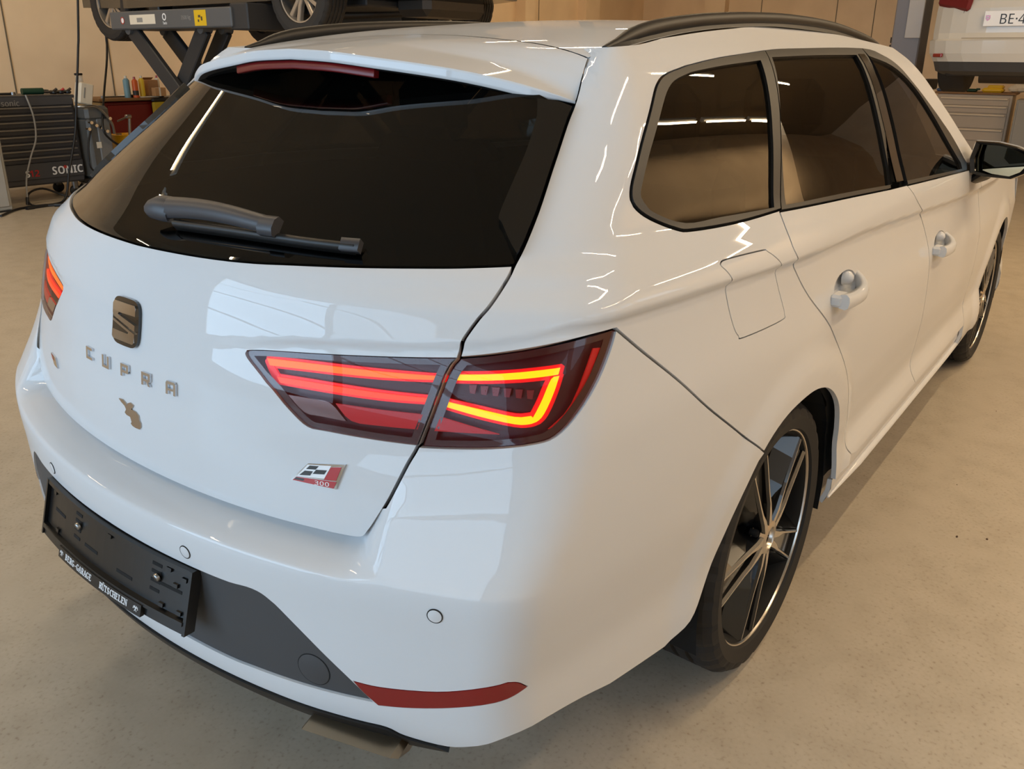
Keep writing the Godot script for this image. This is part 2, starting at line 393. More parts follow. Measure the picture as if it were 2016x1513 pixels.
# a section (array of Vector2, counter-clockwise) swept along points
func sweep(pts: Array, sec: Array, up := Vector3.UP, closed_ends := true, scales := []) -> Tris:
	var t := Tris.new()
	var rings := []
	var nr := []
	for i in pts.size():
		var d: Vector3 = (pts[mini(i + 1, pts.size() - 1)] - pts[maxi(i - 1, 0)]).normalized()
		var r := d.cross(up).normalized()
		if r.length_squared() < 0.5: r = d.cross(Vector3.RIGHT).normalized()
		var u := r.cross(d)
		var ring := []
		var rn := []
		var sc: Vector2 = scales[i] if scales.size() else Vector2.ONE
		for k in sec.size():
			var p: Vector2 = sec[k] * sc
			ring.append(pts[i] + r * p.x + u * p.y)
			var e: Vector2 = (sec[(k + 1) % sec.size()] - sec[(k + sec.size() - 1) % sec.size()])
			rn.append((r * e.y - u * e.x).normalized())
		rings.append(ring)
		nr.append(rn)
	for i in pts.size() - 1:
		for k in sec.size():
			var k2 := (k + 1) % sec.size()
			t.quadn(rings[i][k2], rings[i][k], rings[i + 1][k], rings[i + 1][k2], nr[i][k2], nr[i][k], nr[i + 1][k], nr[i + 1][k2])
	if closed_ends:
		for e in [0, pts.size() - 1]:
			for k in range(1, sec.size() - 1):
				var f: Vector3 = (pts[1] - pts[0]).normalized() * (-1.0 if e == 0 else 1.0)
				if e == 0: t.tri(rings[e][0], rings[e][k], rings[e][k + 1], f, f, f)
				else: t.tri(rings[e][0], rings[e][k + 1], rings[e][k], f, f, f)
	return t

func circle(r: float, seg := 10, sx := 1.0, sy := 1.0) -> Array:
	var a := []
	for k in seg: a.append(Vector2(cos(TAU * k / seg) * r * sx, sin(TAU * k / seg) * r * sy))
	return a

func tube(pts: Array, r: float, seg := 8, div := 6) -> Tris:
	return sweep(spline3(pts, div), circle(r, seg))

func spline3(p: Array, div: int) -> Array:
	var out := []
	for i in p.size() - 1:
		var a: Vector3 = p[maxi(i - 1, 0)]
		var d: Vector3 = p[mini(i + 2, p.size() - 1)]
		for k in div: out.append(p[i].cubic_interpolate(p[i + 1], a, d, float(k) / div))
	out.append(p[-1])
	return out

# a flat polygon of Vector2, extruded along z from 0 to depth, in its own frame
func slab(poly: Array, depth: float, ch := 0.0) -> Tris:
	var t := Tris.new()
	var p := PackedVector2Array(poly)
	if Geometry2D.is_polygon_clockwise(p): p.reverse()
	var f := p
	if ch > 0.0:
		var ins := Geometry2D.offset_polygon(p, -ch)
		if ins.size() == 1 and ins[0].size() == p.size(): f = ins[0]
	var idx := Geometry2D.triangulate_polygon(f)
	for k in range(0, idx.size(), 3):
		var q := [f[idx[k]], f[idx[k + 1]], f[idx[k + 2]]]
		if (q[1] - q[0]).cross(q[2] - q[0]) < 0: q = [q[0], q[2], q[1]]
		var z := Vector3(0, 0, 1)
		t.tri(Vector3(q[0].x, q[0].y, depth), Vector3(q[1].x, q[1].y, depth), Vector3(q[2].x, q[2].y, depth), z, z, z)
		t.tri(Vector3(q[0].x, q[0].y, 0), Vector3(q[2].x, q[2].y, 0), Vector3(q[1].x, q[1].y, 0), -z, -z, -z)
	for k in p.size():
		var a := p[k]
		var b := p[(k + 1) % p.size()]
		t.quad(Vector3(a.x, a.y, 0), Vector3(b.x, b.y, 0), Vector3(b.x, b.y, depth - ch), Vector3(a.x, a.y, depth - ch))
	return t

func text(words: String, size: float, depth: float, font := "Droid Sans", bold := false) -> TextMesh:
	var t := TextMesh.new()
	var f := SystemFont.new()
	f.font_names = PackedStringArray([font])
	if bold: f.font_weight = 700
	t.font = f
	t.text = words
	t.font_size = 64
	t.pixel_size = size / 64.0 * 1.37
	t.depth = depth
	return t

# ---------------------------------------------------------------- the car's skin: one smooth surface over a chart (s, y)
func table(v: Array) -> Array:
	var n := v.size() / 2
	var x := []
	var y := []
	for k in n:
		x.append(float(v[2 * k]))
		y.append(float(v[2 * k + 1]))
	var d := []
	for k in n - 1: d.append((y[k + 1] - y[k]) / (x[k + 1] - x[k]))
	var m := []
	for k in n:
		if k == 0: m.append(d[0])
		elif k == n - 1: m.append(d[n - 2])
		elif d[k - 1] * d[k] <= 0: m.append(0.0)
		else:
			var h0: float = x[k] - x[k - 1]
			var h1: float = x[k + 1] - x[k]
			m.append((3 * h0 + 3 * h1) / ((2 * h1 + h0) / d[k - 1] + (h1 + 2 * h0) / d[k]))
	return [x, y, m]

func look(t: Array, q: float) -> float:
	var x: Array = t[0]
	var i := clampi(x.bsearch(q) - 1, 0, x.size() - 2)
	var h: float = x[i + 1] - x[i]
	var u := clampf((q - x[i]) / h, -0.5, 1.5)
	return t[1][i] * (1 + 2 * u) * (1 - u) * (1 - u) + t[2][i] * h * u * (1 - u) * (1 - u) + t[1][i + 1] * u * u * (3 - 2 * u) + t[2][i + 1] * h * u * u * (u - 1)

const SX := 0.35
const SZ := 0.15
const CL := 0.75
enum {SIDE, GATE, PLAIN}

func row(y: float) -> PackedFloat64Array:
	var key := int(round(y * 50000.0))
	if not rows.has(key):
		rows[key] = PackedFloat64Array([look(TB.ZB, y), look(TB.A2, y), look(TB.A4, y), look(TB.XM, y), look(TB.SC, y), look(TB.SZ0, y), look(TB.KK, y),
			look(TB.ZT, y) if y < 0.84 else look(TB.ZB, y), 0.078 * smoothstep(0.606, 0.640, y), y])
	return rows[key]

func ridge(d: float) -> float:   # the shoulder crease: the skin falls back below it, then swells out again
	if d >= 0.002: return 0.0
	return -0.0125 * smoothstep(0.002, -0.016, d) * (1.0 - smoothstep(-0.045, -0.19, d))

func shelf(d: float) -> float:   # the same crease across the rear: the lamps sit in the skin that has stepped back
	if d >= 0.002: return 0.0
	return -0.0095 * smoothstep(0.002, -0.016, d) * (1.0 - smoothstep(-0.15, -0.30, d))

func skin_f(r: PackedFloat64Array, x: float, z: float, kind: int) -> float:
	var y := r[9]
	var ax := absf(x)
	var zc := r[7] if kind == GATE else r[0]
	var zr := zc - r[1] * x * x - r[2] * x * x * x * x
	if kind == SIDE: zr -= r[8] * (1.0 - smoothstep(0.50, 0.60, ax))
	if kind != PLAIN and y > 0.62 and y < 1.0: zr += shelf(y - look(TB.YR, ax)) * smoothstep(0.2, 0.45, ax)
	var dz := maxf(0.0, z - r[5])
	var xs := r[3] - r[4] * dz * dz
	if z < -1.6: xs -= 0.02 * (z + 1.6) * (z + 1.6)
	if kind != PLAIN:
		if y > 0.7 and y < 1.02: xs += ridge(y - look(TB.YS, z))
		if y < 0.45 and z < -0.40: xs += 0.016 * smoothstep(0.445, 0.35, y) * smoothstep(-0.40, -0.46, z)
		if y < 0.85:
			var w := Vector2(y - 0.3235, z).length()
			if w > 0.6: w = Vector2(y - 0.3235, z + 2.63).length()
			if w < 0.5: xs += 0.011 * (1.0 - smoothstep(0.40, 0.475, w))
	var a := z - zr
	var b := ax - xs
	var k := r[6]
	var h := maxf(k - absf(a - b), 0.0) / k
	return maxf(a, b) + h * h * k * 0.25

func skin(s: float, y: float, kind: int) -> Vector3:
	var r := row(y)
	var sg := 1.0 if s >= 0 else -1.0
	s = absf(s)
	var o := Vector2(s, 0)
	var d := Vector2(0, 1)
	var t := 0.9
	if s > SX + CL:
		o = Vector2(0, SZ - (s - SX - CL))
		d = Vector2(1, 0)
		t = 0.8
	elif s > SX:
		var th := (s - SX) / CL * PI / 2
		o = Vector2(SX, SZ)
		d = Vector2(sin(th), cos(th))
		t = 0.6
	var t0 := t - 0.03
	var f0 := skin_f(r, o.x + d.x * t0, o.y + d.y * t0, kind)
	for k in 9:
		var f := skin_f(r, o.x + d.x * t, o.y + d.y * t, kind)
		if absf(f) < 1e-6: break
		var g := (f - f0) / (t - t0) if absf(t - t0) > 1e-9 else 1.0
		if g < 0.2: g = 0.6
		t0 = t
		f0 = f
		t -= clampf(f / g, -0.3, 0.3)
	return Vector3((o.x + d.x * t) * sg, y, o.y + d.y * t)

func skin_n(s: float, y: float, kind: int) -> Vector3:
	var e := 0.0015
	var a := skin(s + e, y, kind) - skin(s - e, y, kind)
	var b := skin(s, y + e, kind) - skin(s, y - e, kind)
	return a.cross(b).normalized()

func side_s(z: float, y: float) -> float:   # chart coordinate of the point of the flank at that z and y
	if z <= SZ: return SX + CL + SZ - z
	var lo := 0.3
	var hi := 1.2
	var r := row(y)
	for k in 30:
		var m := (lo + hi) / 2
		if skin_f(r, m, z, SIDE) < 0: lo = m
		else: hi = m
	return SX + CL * atan2(lo - SX, z - SZ) / (PI / 2)

# smooth an outline, keeping its sharp corners
func smooth(p: Array, closed := true, div := 4, sharp := 0.6) -> PackedVector2Array:
	var n := p.size()
	var out := PackedVector2Array()
	var corner := []
	for i in n:
		if not closed and (i == 0 or i == n - 1):
			corner.append(true)
			continue
		var a: Vector2 = (p[i] - p[(i + n - 1) % n]).normalized()
		var b: Vector2 = (p[(i + 1) % n] - p[i]).normalized()
		corner.append(a.dot(b) < sharp)
	for i in (n if closed else n - 1):
		var p1: Vector2 = p[i]
		var p2: Vector2 = p[(i + 1) % n]
		var p0: Vector2 = p1 if corner[i] else p[(i + n - 1) % n]
		var p3: Vector2 = p2 if corner[(i + 1) % n] else p[(i + 2) % n]
		if corner[i]: p0 = p1 * 2 - p2
		if corner[(i + 1) % n]: p3 = p2 * 2 - p1
		for k in div:
			var u := float(k) / div
			out.append(0.5 * (2 * p1 + (p2 - p0) * u + (2 * p0 - 5 * p1 + 4 * p2 - p3) * u * u + (3 * p1 - p0 - 3 * p2 + p3) * u * u * u))
	if not closed: out.append(p[n - 1])
	return out

func both(p: PackedVector2Array) -> PackedVector2Array:   # an open half outline from the top at s >= 0 to the bottom at s >= 0, closed by its mirror image
	var out := PackedVector2Array(p)
	for k in range(p.size() - 1, -1, -1): out.append(p[k] * Vector2(-1, 1))
	return out

func inset(p: PackedVector2Array, by: float) -> PackedVector2Array:
	if by == 0.0: return p
	if Geometry2D.is_polygon_clockwise(p): p.reverse()
	var r := Geometry2D.offset_polygon(p, -by)
	var best := p
	var size := 0.0
	for q in r:
		var b := absf(area(q))
		if b > size:
			size = b
			best = q
	return best

func area(q: PackedVector2Array) -> float:
	var a := 0.0
	for k in q.size(): a += q[k].cross(q[(k + 1) % q.size()])
	return a / 2

func steps(a: float, b: float, fine: Array, big: float) -> PackedFloat64Array:
	var out := PackedFloat64Array([a])
	while out[-1] < b:
		var w := big
		for f in fine:
			if out[-1] > f[0] - f[2] and out[-1] < f[1]: w = f[2]
		out.append(out[-1] + w)
	return out

# the part of the skin inside an outline, lifted by off along its normal, with a turned-in edge
func panel(outer: PackedVector2Array, holes := [], kind := SIDE, off := 0.0, edge := 0.012, cell := 0.02, fine := true) -> Tris:
	var t := Tris.new()
	if Geometry2D.is_polygon_clockwise(outer): outer.reverse()
	var lo := outer[0]
	var hi := outer[0]
	for p in outer:
		lo = lo.min(p)
		hi = hi.max(p)
	var gs := steps(floorf(lo.x / cell) * cell - 1e-4, hi.x, [], cell)
	var gy := steps(floorf(lo.y / cell) * cell - 1e-4, hi.y, [[0.6, 0.66, 0.006], [0.9, 1.02, 0.008], [1.03, 1.08, 0.012]] if fine else [], cell)
	var nx := gs.size() - 1
	var ny := gy.size() - 1
	var loops := [outer]
	for h in holes: loops.append(h)
	var mark := {}
	for l in loops:
		for k in l.size():
			var a: Vector2 = l[k]
			var b: Vector2 = l[(k + 1) % l.size()]
			var i0 := clampi(gs.bsearch(minf(a.x, b.x)) - 1, 0, nx - 1)
			var i1 := clampi(gs.bsearch(maxf(a.x, b.x)) - 1, 0, nx - 1)
			var j0 := clampi(gy.bsearch(minf(a.y, b.y)) - 1, 0, ny - 1)
			var j1 := clampi(gy.bsearch(maxf(a.y, b.y)) - 1, 0, ny - 1)
			for i in range(i0, i1 + 1):
				for j in range(j0, j1 + 1): mark[j * 4096 + i] = true
	var memo := {}
	for j in ny:
		for i in nx:
			var q := PackedVector2Array([Vector2(gs[i], gy[j]), Vector2(gs[i + 1], gy[j]), Vector2(gs[i + 1], gy[j + 1]), Vector2(gs[i], gy[j + 1])])
			if not mark.has(j * 4096 + i):
				var c := (q[0] + q[2]) / 2
				if not Geometry2D.is_point_in_polygon(c, outer): continue
				var hidden := false
				for h in holes:
					if Geometry2D.is_point_in_polygon(c, h):
						hidden = true
						break
				if hidden: continue
				put(t, q, kind, off, memo)
			else:
				var got: Array = Geometry2D.intersect_polygons(q, outer)
				for h in holes:
					var next := []
					for g in got: next.append_array(Geometry2D.clip_polygons(g, h))
					got = next
				for g in got:
					if g.size() < 3 or absf(area(g)) < 1e-9: continue
					var idx := Geometry2D.triangulate_polygon(g)
					for k in range(0, idx.size(), 3): put(t, PackedVector2Array([g[idx[k]], g[idx[k + 1]], g[idx[k + 2]]]), kind, off, memo)
	if edge > 0.0:
		for li in loops.size():
			var l: PackedVector2Array = loops[li]
			if li > 0 and not Geometry2D.is_polygon_clockwise(l): l.reverse()
			var pv := []
			var pn := []
			for k in l.size():
				var a: Vector2 = l[k]
				var b: Vector2 = l[(k + 1) % l.size()]
				var m := maxi(1, int(a.distance_to(b) / cell))
				for u in m:
					var e := at_skin(a.lerp(b, float(u) / m), kind, off, memo)
					pv.append(e[0])
					pn.append(e[1])
			for k in pv.size():
				var k2 := (k + 1) % pv.size()
				if pv[k].distance_squared_to(pv[k2]) < 1e-12: continue
				t.quad(pv[k] - pn[k] * edge, pv[k2] - pn[k2] * edge, pv[k2], pv[k])
	return t

func at_skin(p: Vector2, kind: int, off: float, memo: Dictionary) -> Array:
	var key := Vector2i(int(round(p.x * 1e5)), int(round(p.y * 1e5)))
	if not memo.has(key):
		var n := skin_n(p.x, p.y, kind)
		memo[key] = [skin(p.x, p.y, kind) + n * off, n]
	return memo[key]

func put(t: Tris, q: PackedVector2Array, kind: int, off: float, memo: Dictionary) -> void:
	if area(q) < 0: q.reverse()
	var e := []
	for p in q: e.append(at_skin(p, kind, off, memo))
	t.tri(e[0][0], e[1][0], e[2][0], e[0][1], e[1][1], e[2][1])
	if q.size() == 4: t.tri(e[0][0], e[2][0], e[3][0], e[0][1], e[2][1], e[3][1])

func pts(key: String) -> Array:
	var out := []
	var v: Array = O[key]
	for k in range(0, v.size(), 2): out.append(Vector2(v[k], v[k + 1]))
	return out

func on_skin(s: float, y: float, kind := SIDE, off := 0.0) -> Transform3D:   # frame: x along the skin, y up it, z outwards
	var n := skin_n(s, y, kind)
	var x := (skin(s + 0.004, y, kind) - skin(s - 0.004, y, kind)).normalized()
	return Transform3D(Basis(x, n.cross(x), n), skin(s, y, kind) + n * off)

# ================================================================ the white estate car
func join(a: Array) -> PackedVector2Array:
	var out := PackedVector2Array()
	for p in a:
		if p is Vector2: out.append(p)
		else:
			for q in p: out.append(q)
	var clean := PackedVector2Array()
	for q in out:
		if clean.is_empty() or clean[-1].distance_to(q) > 0.0008: clean.append(q)
	if clean[0].distance_to(clean[-1]) < 0.0008: clean.remove_at(clean.size() - 1)
	return clean

func rev(a: PackedVector2Array) -> PackedVector2Array:
	var b := PackedVector2Array(a)
	b.reverse()
	return b

func pair(called: String, t: Tris, m: Material, car: Node) -> Array:   # the same part on the right and on the left
	return [part(called, t.mesh(), m, car), part(called, t.mirrored().mesh(), m, car)]

const ARCH := [Vector2(.475, .318), Vector2(.41, .345), Vector2(.367, .405), Vector2(.325, .486), Vector2(.275, .571), Vector2(.212, .635), Vector2(.135, .674), Vector2(.044, .688),
	Vector2(-.053, .684), Vector2(-.15, .652), Vector2(-.235, .592), Vector2(-.30, .51), Vector2(-.34, .42), Vector2(-.358, .33), Vector2(-.362, .262)]

func roof_y(x: float, z: float) -> float:
	return look(TB.RC, z) - look(TB.RD, absf(x)) * look(TB.RS, z)

func roof_patch(za: Callable, zb: Callable, xe: Callable, off := 0.0, nu := 40, nw := 16) -> Tris:   # u across from left to right, w from the rear edge forwards
	var t := Tris.new()
	var P := []
	var N := []
	for j in nw + 1:
		var r := []
		var rn := []
		for i in nu + 1:
			var u := -1.0 + 2.0 * i / nu
			var w := float(j) / nw
			var z: float = lerpf(za.call(u), zb.call(u), w)
			var x: float = u * xe.call(z, w)
			var e := 0.004
			var n := Vector3(-(roof_y(x + e, z) - roof_y(x - e, z)) / (2 * e), 1, -(roof_y(x, z + e) - roof_y(x, z - e)) / (2 * e)).normalized()
			r.append(Vector3(x, roof_y(x, z), z) + n * off)
			rn.append(n)
		P.append(r)
		N.append(rn)
	for j in nw:
		for i in nu: t.quadn(P[j][i], P[j][i + 1], P[j + 1][i + 1], P[j + 1][i], N[j][i], N[j][i + 1], N[j + 1][i + 1], N[j + 1][i])
	return t

func lip_z(x: float) -> float: return look(TB.LZ, absf(x))
func seam_z(x: float) -> float: return look(TB.SMZ, absf(x))

func build_car() -> void:
	var car := thing("estate_car", "glossy white estate car seen from behind with its red tail lamps lit", "car")
	var white: Material = M.paint
	# --- outlines on the skin
	var lamp_in := smooth(pts("lamp_in"))
	var lamp_out := smooth(pts("lamp_out"))
	var tgs := smooth(pts("tg_side"), false)
	var tgl := smooth(pts("tg_low"), false)
	var lo := pts("lamp_out")
	var lamp_top := smooth(lo.slice(0, 5), false)               # seam -> tip
	var lamp_low := smooth(lo.slice(4, 13), false)              # tip -> seam foot
	var gb := smooth([Vector2(0, 1.039)] + pts("glass_bot").slice(1), false)
	# --- tailgate
	var gate_top := PackedVector2Array()
	for q in gb: gate_top.append(q)
	var i0 := 0
	for k in tgs.size():
		if tgs[k].y < 1.058:
			i0 = k
			break
	var gate := join([gate_top, tgs.slice(i0), tgl, Vector2(0.2, 0.6405), Vector2(0, 0.6405)])
	var gate_full := inset(both(gate), 0.0022)
	var lamp_l := PackedVector2Array()
	for q in lamp_in: lamp_l.append(q * Vector2(-1, 1))
	var tg := part("tailgate", panel(gate_full, [lamp_in, lamp_l], GATE, 0.0, 0.02).mesh(), white, car)
	tag(tg, "white tailgate panel under the rear window")
	# --- rear window and the gloss black fins beside it
	var glass := join([Vector2(0, 1.352), Vector2(0.3, 1.352), Vector2(0.5, 1.325), Vector2(0.60, 1.300), Vector2(0.66, 1.280), tgs.slice(1, i0), rev(gb)])
	var rw := part("rear_window", panel(inset(both(glass), 0.002), [], GATE, -0.002, 0.004).mesh(), M.glass_dark, car)
	tag(rw, "dark tinted rear window")
	var fin := join([Vector2(0.597, 1.286), Vector2(0.64, 1.284), Vector2(0.670, 1.276), tgs.slice(1, i0 - 1), rev(smooth(pts("fin_in").slice(1), false))])
	for f in pair("window_fin", panel(inset(fin, 0.002), [], GATE, 0.010, 0.014, 0.015), M.gloss_black, car): tag(f, "gloss black fin beside the rear window")
	# --- bumper
	var arch := PackedVector2Array()
	for q in smooth(ARCH, false, 4): arch.append(Vector2(side_s(q.x, q.y), q.y))
	var bq := smooth(pts("bq_seam"), false)
	var ka := 0
	for k in arch.size():
		if arch[k].y > bq[-1].y and arch[k].x < 1.25:
			ka = k
			break
	var low := smooth([Vector2(0, 0.323)] + pts("lip_top").slice(0, 1) + [Vector2(0.4078, 0.3235), Vector2(0.467, 0.328), Vector2(0.4944, 0.330), Vector2(0.512, 0.318), Vector2(0.5539, 0.3117), Vector2(0.585, 0.3293), Vector2(0.62, 0.352), Vector2(0.6723, 0.346), Vector2(0.7228, 0.329)], false)
	var gi := 0
	for k in tgl.size():
		if tgl[k].y < 0.8085:
			gi = k
			break
	var gj := tgl.size() - 1
	for k in tgl.size():
		if tgl[k].y < 0.705:
			gj = k
			break
	var bump := join([Vector2(0, 0.652), Vector2(0.30, 0.654), Vector2(0.425, 0.660), Vector2(0.455, 0.672), Vector2(0.474, 0.695), rev(tgl.slice(gi, gj)), rev(lamp_low), bq, rev(arch.slice(0, ka)), rev(low)])
	var panel_dark := join([Vector2(0, 0.541), smooth(pts("panel_top").slice(1), false), smooth([Vector2(0.4857, 0.3828), Vector2(0.4527, 0.3785), Vector2(0.4092, 0.3740), Vector2(0.3538, 0.3705), Vector2(0.2994, 0.368), Vector2(0.15, 0.370), Vector2(0, 0.372)], false)])
	var refl := smooth(pts("reflector"))
	var refl_l := PackedVector2Array()
	for q in refl: refl_l.append(q * Vector2(-1, 1))
	var pd := both(panel_dark)
	var bm := part("rear_bumper", panel(inset(both(bump), 0.002), [pd, refl, refl_l], SIDE, 0.0, 0.014).mesh(), white, car)
	tag(bm, "white rear bumper with a dark lower panel")
	var dp := part("diffuser_panel", panel(inset(pd, 0.001), [], PLAIN, -0.004, 0.01).mesh(), M.dark_plastic, car)
	tag(dp, "matt charcoal panel in the lower bumper")
	for f in [panel(inset(refl, 0.001), [], PLAIN, 0.0005, 0.01, 0.012)]:
		for r in pair("bumper_reflector", f, M.reflector, car): tag(r, "long red reflector low in the bumper")
	# dark lip under the bumper
	var lip_low := smooth([Vector2(0, 0.272), Vector2(0.33, 0.280), Vector2(0.46, 0.292), Vector2(0.505, 0.290), Vector2(0.5539, 0.300)], false)
	var li := 0
	for k in low.size():
		if low[k].x > 0.552:
			li = k
			break
	var lip := part("bumper_lip", panel(both(join([low.slice(0, li), rev(lip_low)])), [], PLAIN, 0.004, 0.05).mesh(), M.black_plastic, car)
	tag(lip, "black lip along the lower edge of the bumper")
	# --- flanks
	var qf := smooth(pts("quarter_frame"), false)
	var dt := smooth(pts("door_top"), false)
	var rds := smooth(pts("rear_door_seam"), false)
	var edge_roof := PackedVector2Array([Vector2(0.684, 1.290), Vector2(0.700, 1.318), Vector2(0.722, 1.345), Vector2(0.743, 1.364)])
	for k in 25:
		var z := 0.31 - k * 0.073
		edge_roof.append(Vector2(side_s(z, look(TB.EY, z)), look(TB.EY, z)))
	var pillar := smooth([Vector2(2.70, 1.395), Vector2(2.76, 1.33), Vector2(2.82, 1.25), Vector2(2.92, 1.15), Vector2(3.0, 1.07), Vector2(3.05, 1.005)], false)
	var flank := join([rev(lamp_top), rev(tgs.slice(0)), edge_roof, pillar, rev(dt), rev(qf), rds, Vector2(1.70, 0.338), Vector2(1.62, 0.332), rev(arch.slice(ka, arch.size() - 4)), rev(bq)])
	var fuel := smooth(pts("fuel"), true, 4, 0.3)
	var qp := pair("quarter_panel", panel(inset(flank, 0.002), [fuel], SIDE), white, car)
	for q in qp: tag(q, "white rear quarter panel with wheel arch and roof side")
	part("fuel_flap", panel(inset(fuel, 0.0022), [], SIDE, 0.0, 0.01, 0.012).mesh(), white, car)
	var ms := smooth(pts("mid_seam"), false)
	var belt := smooth(pts("belt_bottom"), false)
	var bk := 0
	for k in belt.size():
		if belt[k].x >= 2.049:
			bk = k
			break
	var bottom := func(a: float, b: float) -> PackedVector2Array:
		var out := PackedVector2Array()
		for k in 12: out.append(Vector2(lerpf(a, b, k / 11.0), 0.352))
		return out
	var door_r := join([belt.slice(0, bk), ms, bottom.call(2.38, 1.76), rev(rds)])
	var cups := []
	for q in [[1.49, 0.862], [2.46, 0.805]]:
		var o := PackedVector2Array()
		for k in 28: o.append(handle_cup(q[0], q[1], TAU * k / 28.0, 1.0))
		cups.append(o)
	for q in pair("rear_door", panel(inset(door_r, 0.002), [cups[0]], SIDE), white, car): tag(q, "white rear side door")
	var front_seam := smooth([Vector2(2.99, 0.985), Vector2(3.05, 0.95), Vector2(3.12, 0.88), Vector2(3.17, 0.75), Vector2(3.20, 0.55), Vector2(3.21, 0.40), Vector2(3.20, 0.352)], false)
	var door_f := join([belt.slice(bk), Vector2(2.90, 0.998), front_seam, bottom.call(3.19, 2.42), rev(ms)])
	for q in pair("front_door", panel(inset(door_f, 0.002), [cups[1]], SIDE), white, car): tag(q, "white front side door")
	# front wing, with its arch
	var arch2 := PackedVector2Array()
	for k in 25:
		var a := -0.12 + k * (PI + 0.24) / 24.0
		arch2.append(Vector2(3.88 - cos(a) * 0.366, 0.3235 + sin(a) * 0.366))
	var hood_line := smooth([Vector2(2.99, 0.987), Vector2(3.05, 1.003), Vector2(3.3, 0.985), Vector2(3.7, 0.945), Vector2(4.1, 0.885), Vector2(4.45, 0.80)], false)
	var wing := join([rev(hood_line), rev(rev(front_seam)).slice(0, 0), front_seam, Vector2(3.20, 0.27), Vector2(3.50, 0.27), arch2, Vector2(4.26, 0.25), Vector2(4.45, 0.25)])
	for q in pair("front_wing", panel(inset(wing, 0.002), [], SIDE, 0.0, 0.012, 0.03), white, car): tag(q, "white front wing")
	# sill
	var sill := join([Vector2(1.612, 0.327), Vector2(1.66, 0.330), bottom.call(1.72, 3.22), Vector2(3.46, 0.345), Vector2(3.50, 0.30), Vector2(3.48, 0.250), Vector2(1.616, 0.250)])
	for k in sill.size(): sill[k].y = minf(sill[k].y, 0.346)
	for q in pair("side_sill", panel(inset(sill, 0.001), [], PLAIN, 0.002, 0.012, 0.03), white, car): tag(q, "white sill skirt under the doors")
	var rp := []
	var blade_sc := []
	for k in 30: blade_sc.append(Vector2.ONE * lerpf(0.25, 1.0, minf(1.0, k / 4.0)))
	for k in 30: rp.append(skin(lerpf(1.625, 3.44, k / 29.0), 0.268, PLAIN) + Vector3(0.004, 0, 0))
	for q in pair("sill_blade", sweep(rp, circle(0.013, 8, 1.0, 0.8), Vector3.UP, true, blade_sc), white, car): tag(q, "slim blade along the foot of the sill")
	# --- side windows
	var qg := smooth(pts("quarter_glass"), true, 4, 0.75)
	var frame_q := join([qf, Vector2(1.1995, 1.0765)])
	var trim := func(called: String, outer: PackedVector2Array, hole: PackedVector2Array, label: String) -> void:
		for q in pair(called, panel(inset(outer, 0.0015), [hole], SIDE, 0.004, 0.016, 0.02), M.trim_black, car): tag(q, label)
	trim.call("quarter_window_frame", frame_q, qg, "matt black frame round the rear quarter window")
	for q in pair("quarter_window", panel(inset(qg, 0.0), [], SIDE, -0.002, 0.004, 0.03), M.glass_dark, car): tag(q, "dark tinted rear quarter window")
	var dk := 0
	for k in dt.size():
		if dt[k].x >= 2.294:
			dk = k
			break
	var rg := smooth(pts("rear_glass_side"), true, 4, 0.8)
	var frame_r := join([belt.slice(0, bk), dt[dk], rev(dt.slice(0, dk)), Vector2(1.1995, 1.0765)])
	trim.call("rear_door_frame", frame_r, rg, "matt black window frame of the rear door")
	for q in pair("rear_door_window", panel(inset(rg, 0.0), [], SIDE, -0.003, 0.004, 0.03), M.glass_side, car): tag(q, "tinted window of the rear door")
	for q in pair("window_corner_panel", panel(join([smooth(pts("corner_piece"), true, 3, 0.8)]), [], SIDE, -0.001, 0.002, 0.03), M.gloss_black, car): tag(q, "gloss black corner panel in the rear door window")
	var fg := smooth(pts("front_glass"), true, 4, 0.75)
	var frame_f := join([belt.slice(bk), Vector2(2.8259, 1.0259), rev(dt.slice(dk))])
	trim.call("front_door_frame", frame_f, fg, "matt black window frame of the front door")
	for q in pair("front_door_window", panel(inset(fg, 0.0), [], SIDE, -0.003, 0.004, 0.03), M.glass_side, car): tag(q, "tinted window of the front door")
	var bp := join([Vector2(2.185, 1.371), Vector2(2.245, 1.3715), Vector2(2.13, 1.21), Vector2(2.02, 1.048), Vector2(1.955, 1.051), Vector2(2.08, 1.235)])
	for q in pair("door_pillar_panel", panel(bp, [], SIDE, 0.0055, 0.004, 0.03), M.gloss_black, car): tag(q, "gloss black panel between the door windows")
	# --- roof, spoiler, windscreen, bonnet, nose
	var seam := func(u: float) -> float: return seam_z(u * 0.545)
	var one := func(_u: float) -> float: return -1.47
	var edge := func(z: float, _w: float) -> float: return look(TB.EX, z)
	part("roof_panel", roof_patch(func(u): return seam_z(u * 0.545) - 0.0018, one, edge, 0.0, 40, 40).mesh(), white, car)
	var sp := Tris.new()
	sp.add(roof_patch(func(u): return lip_z(u * 0.577), func(u): return seam_z(u * 0.546) + 0.0018, func(_z, w): return lerpf(0.577, 0.546, w), 0.0, 64, 16))
	var under := []
	var nl := 48
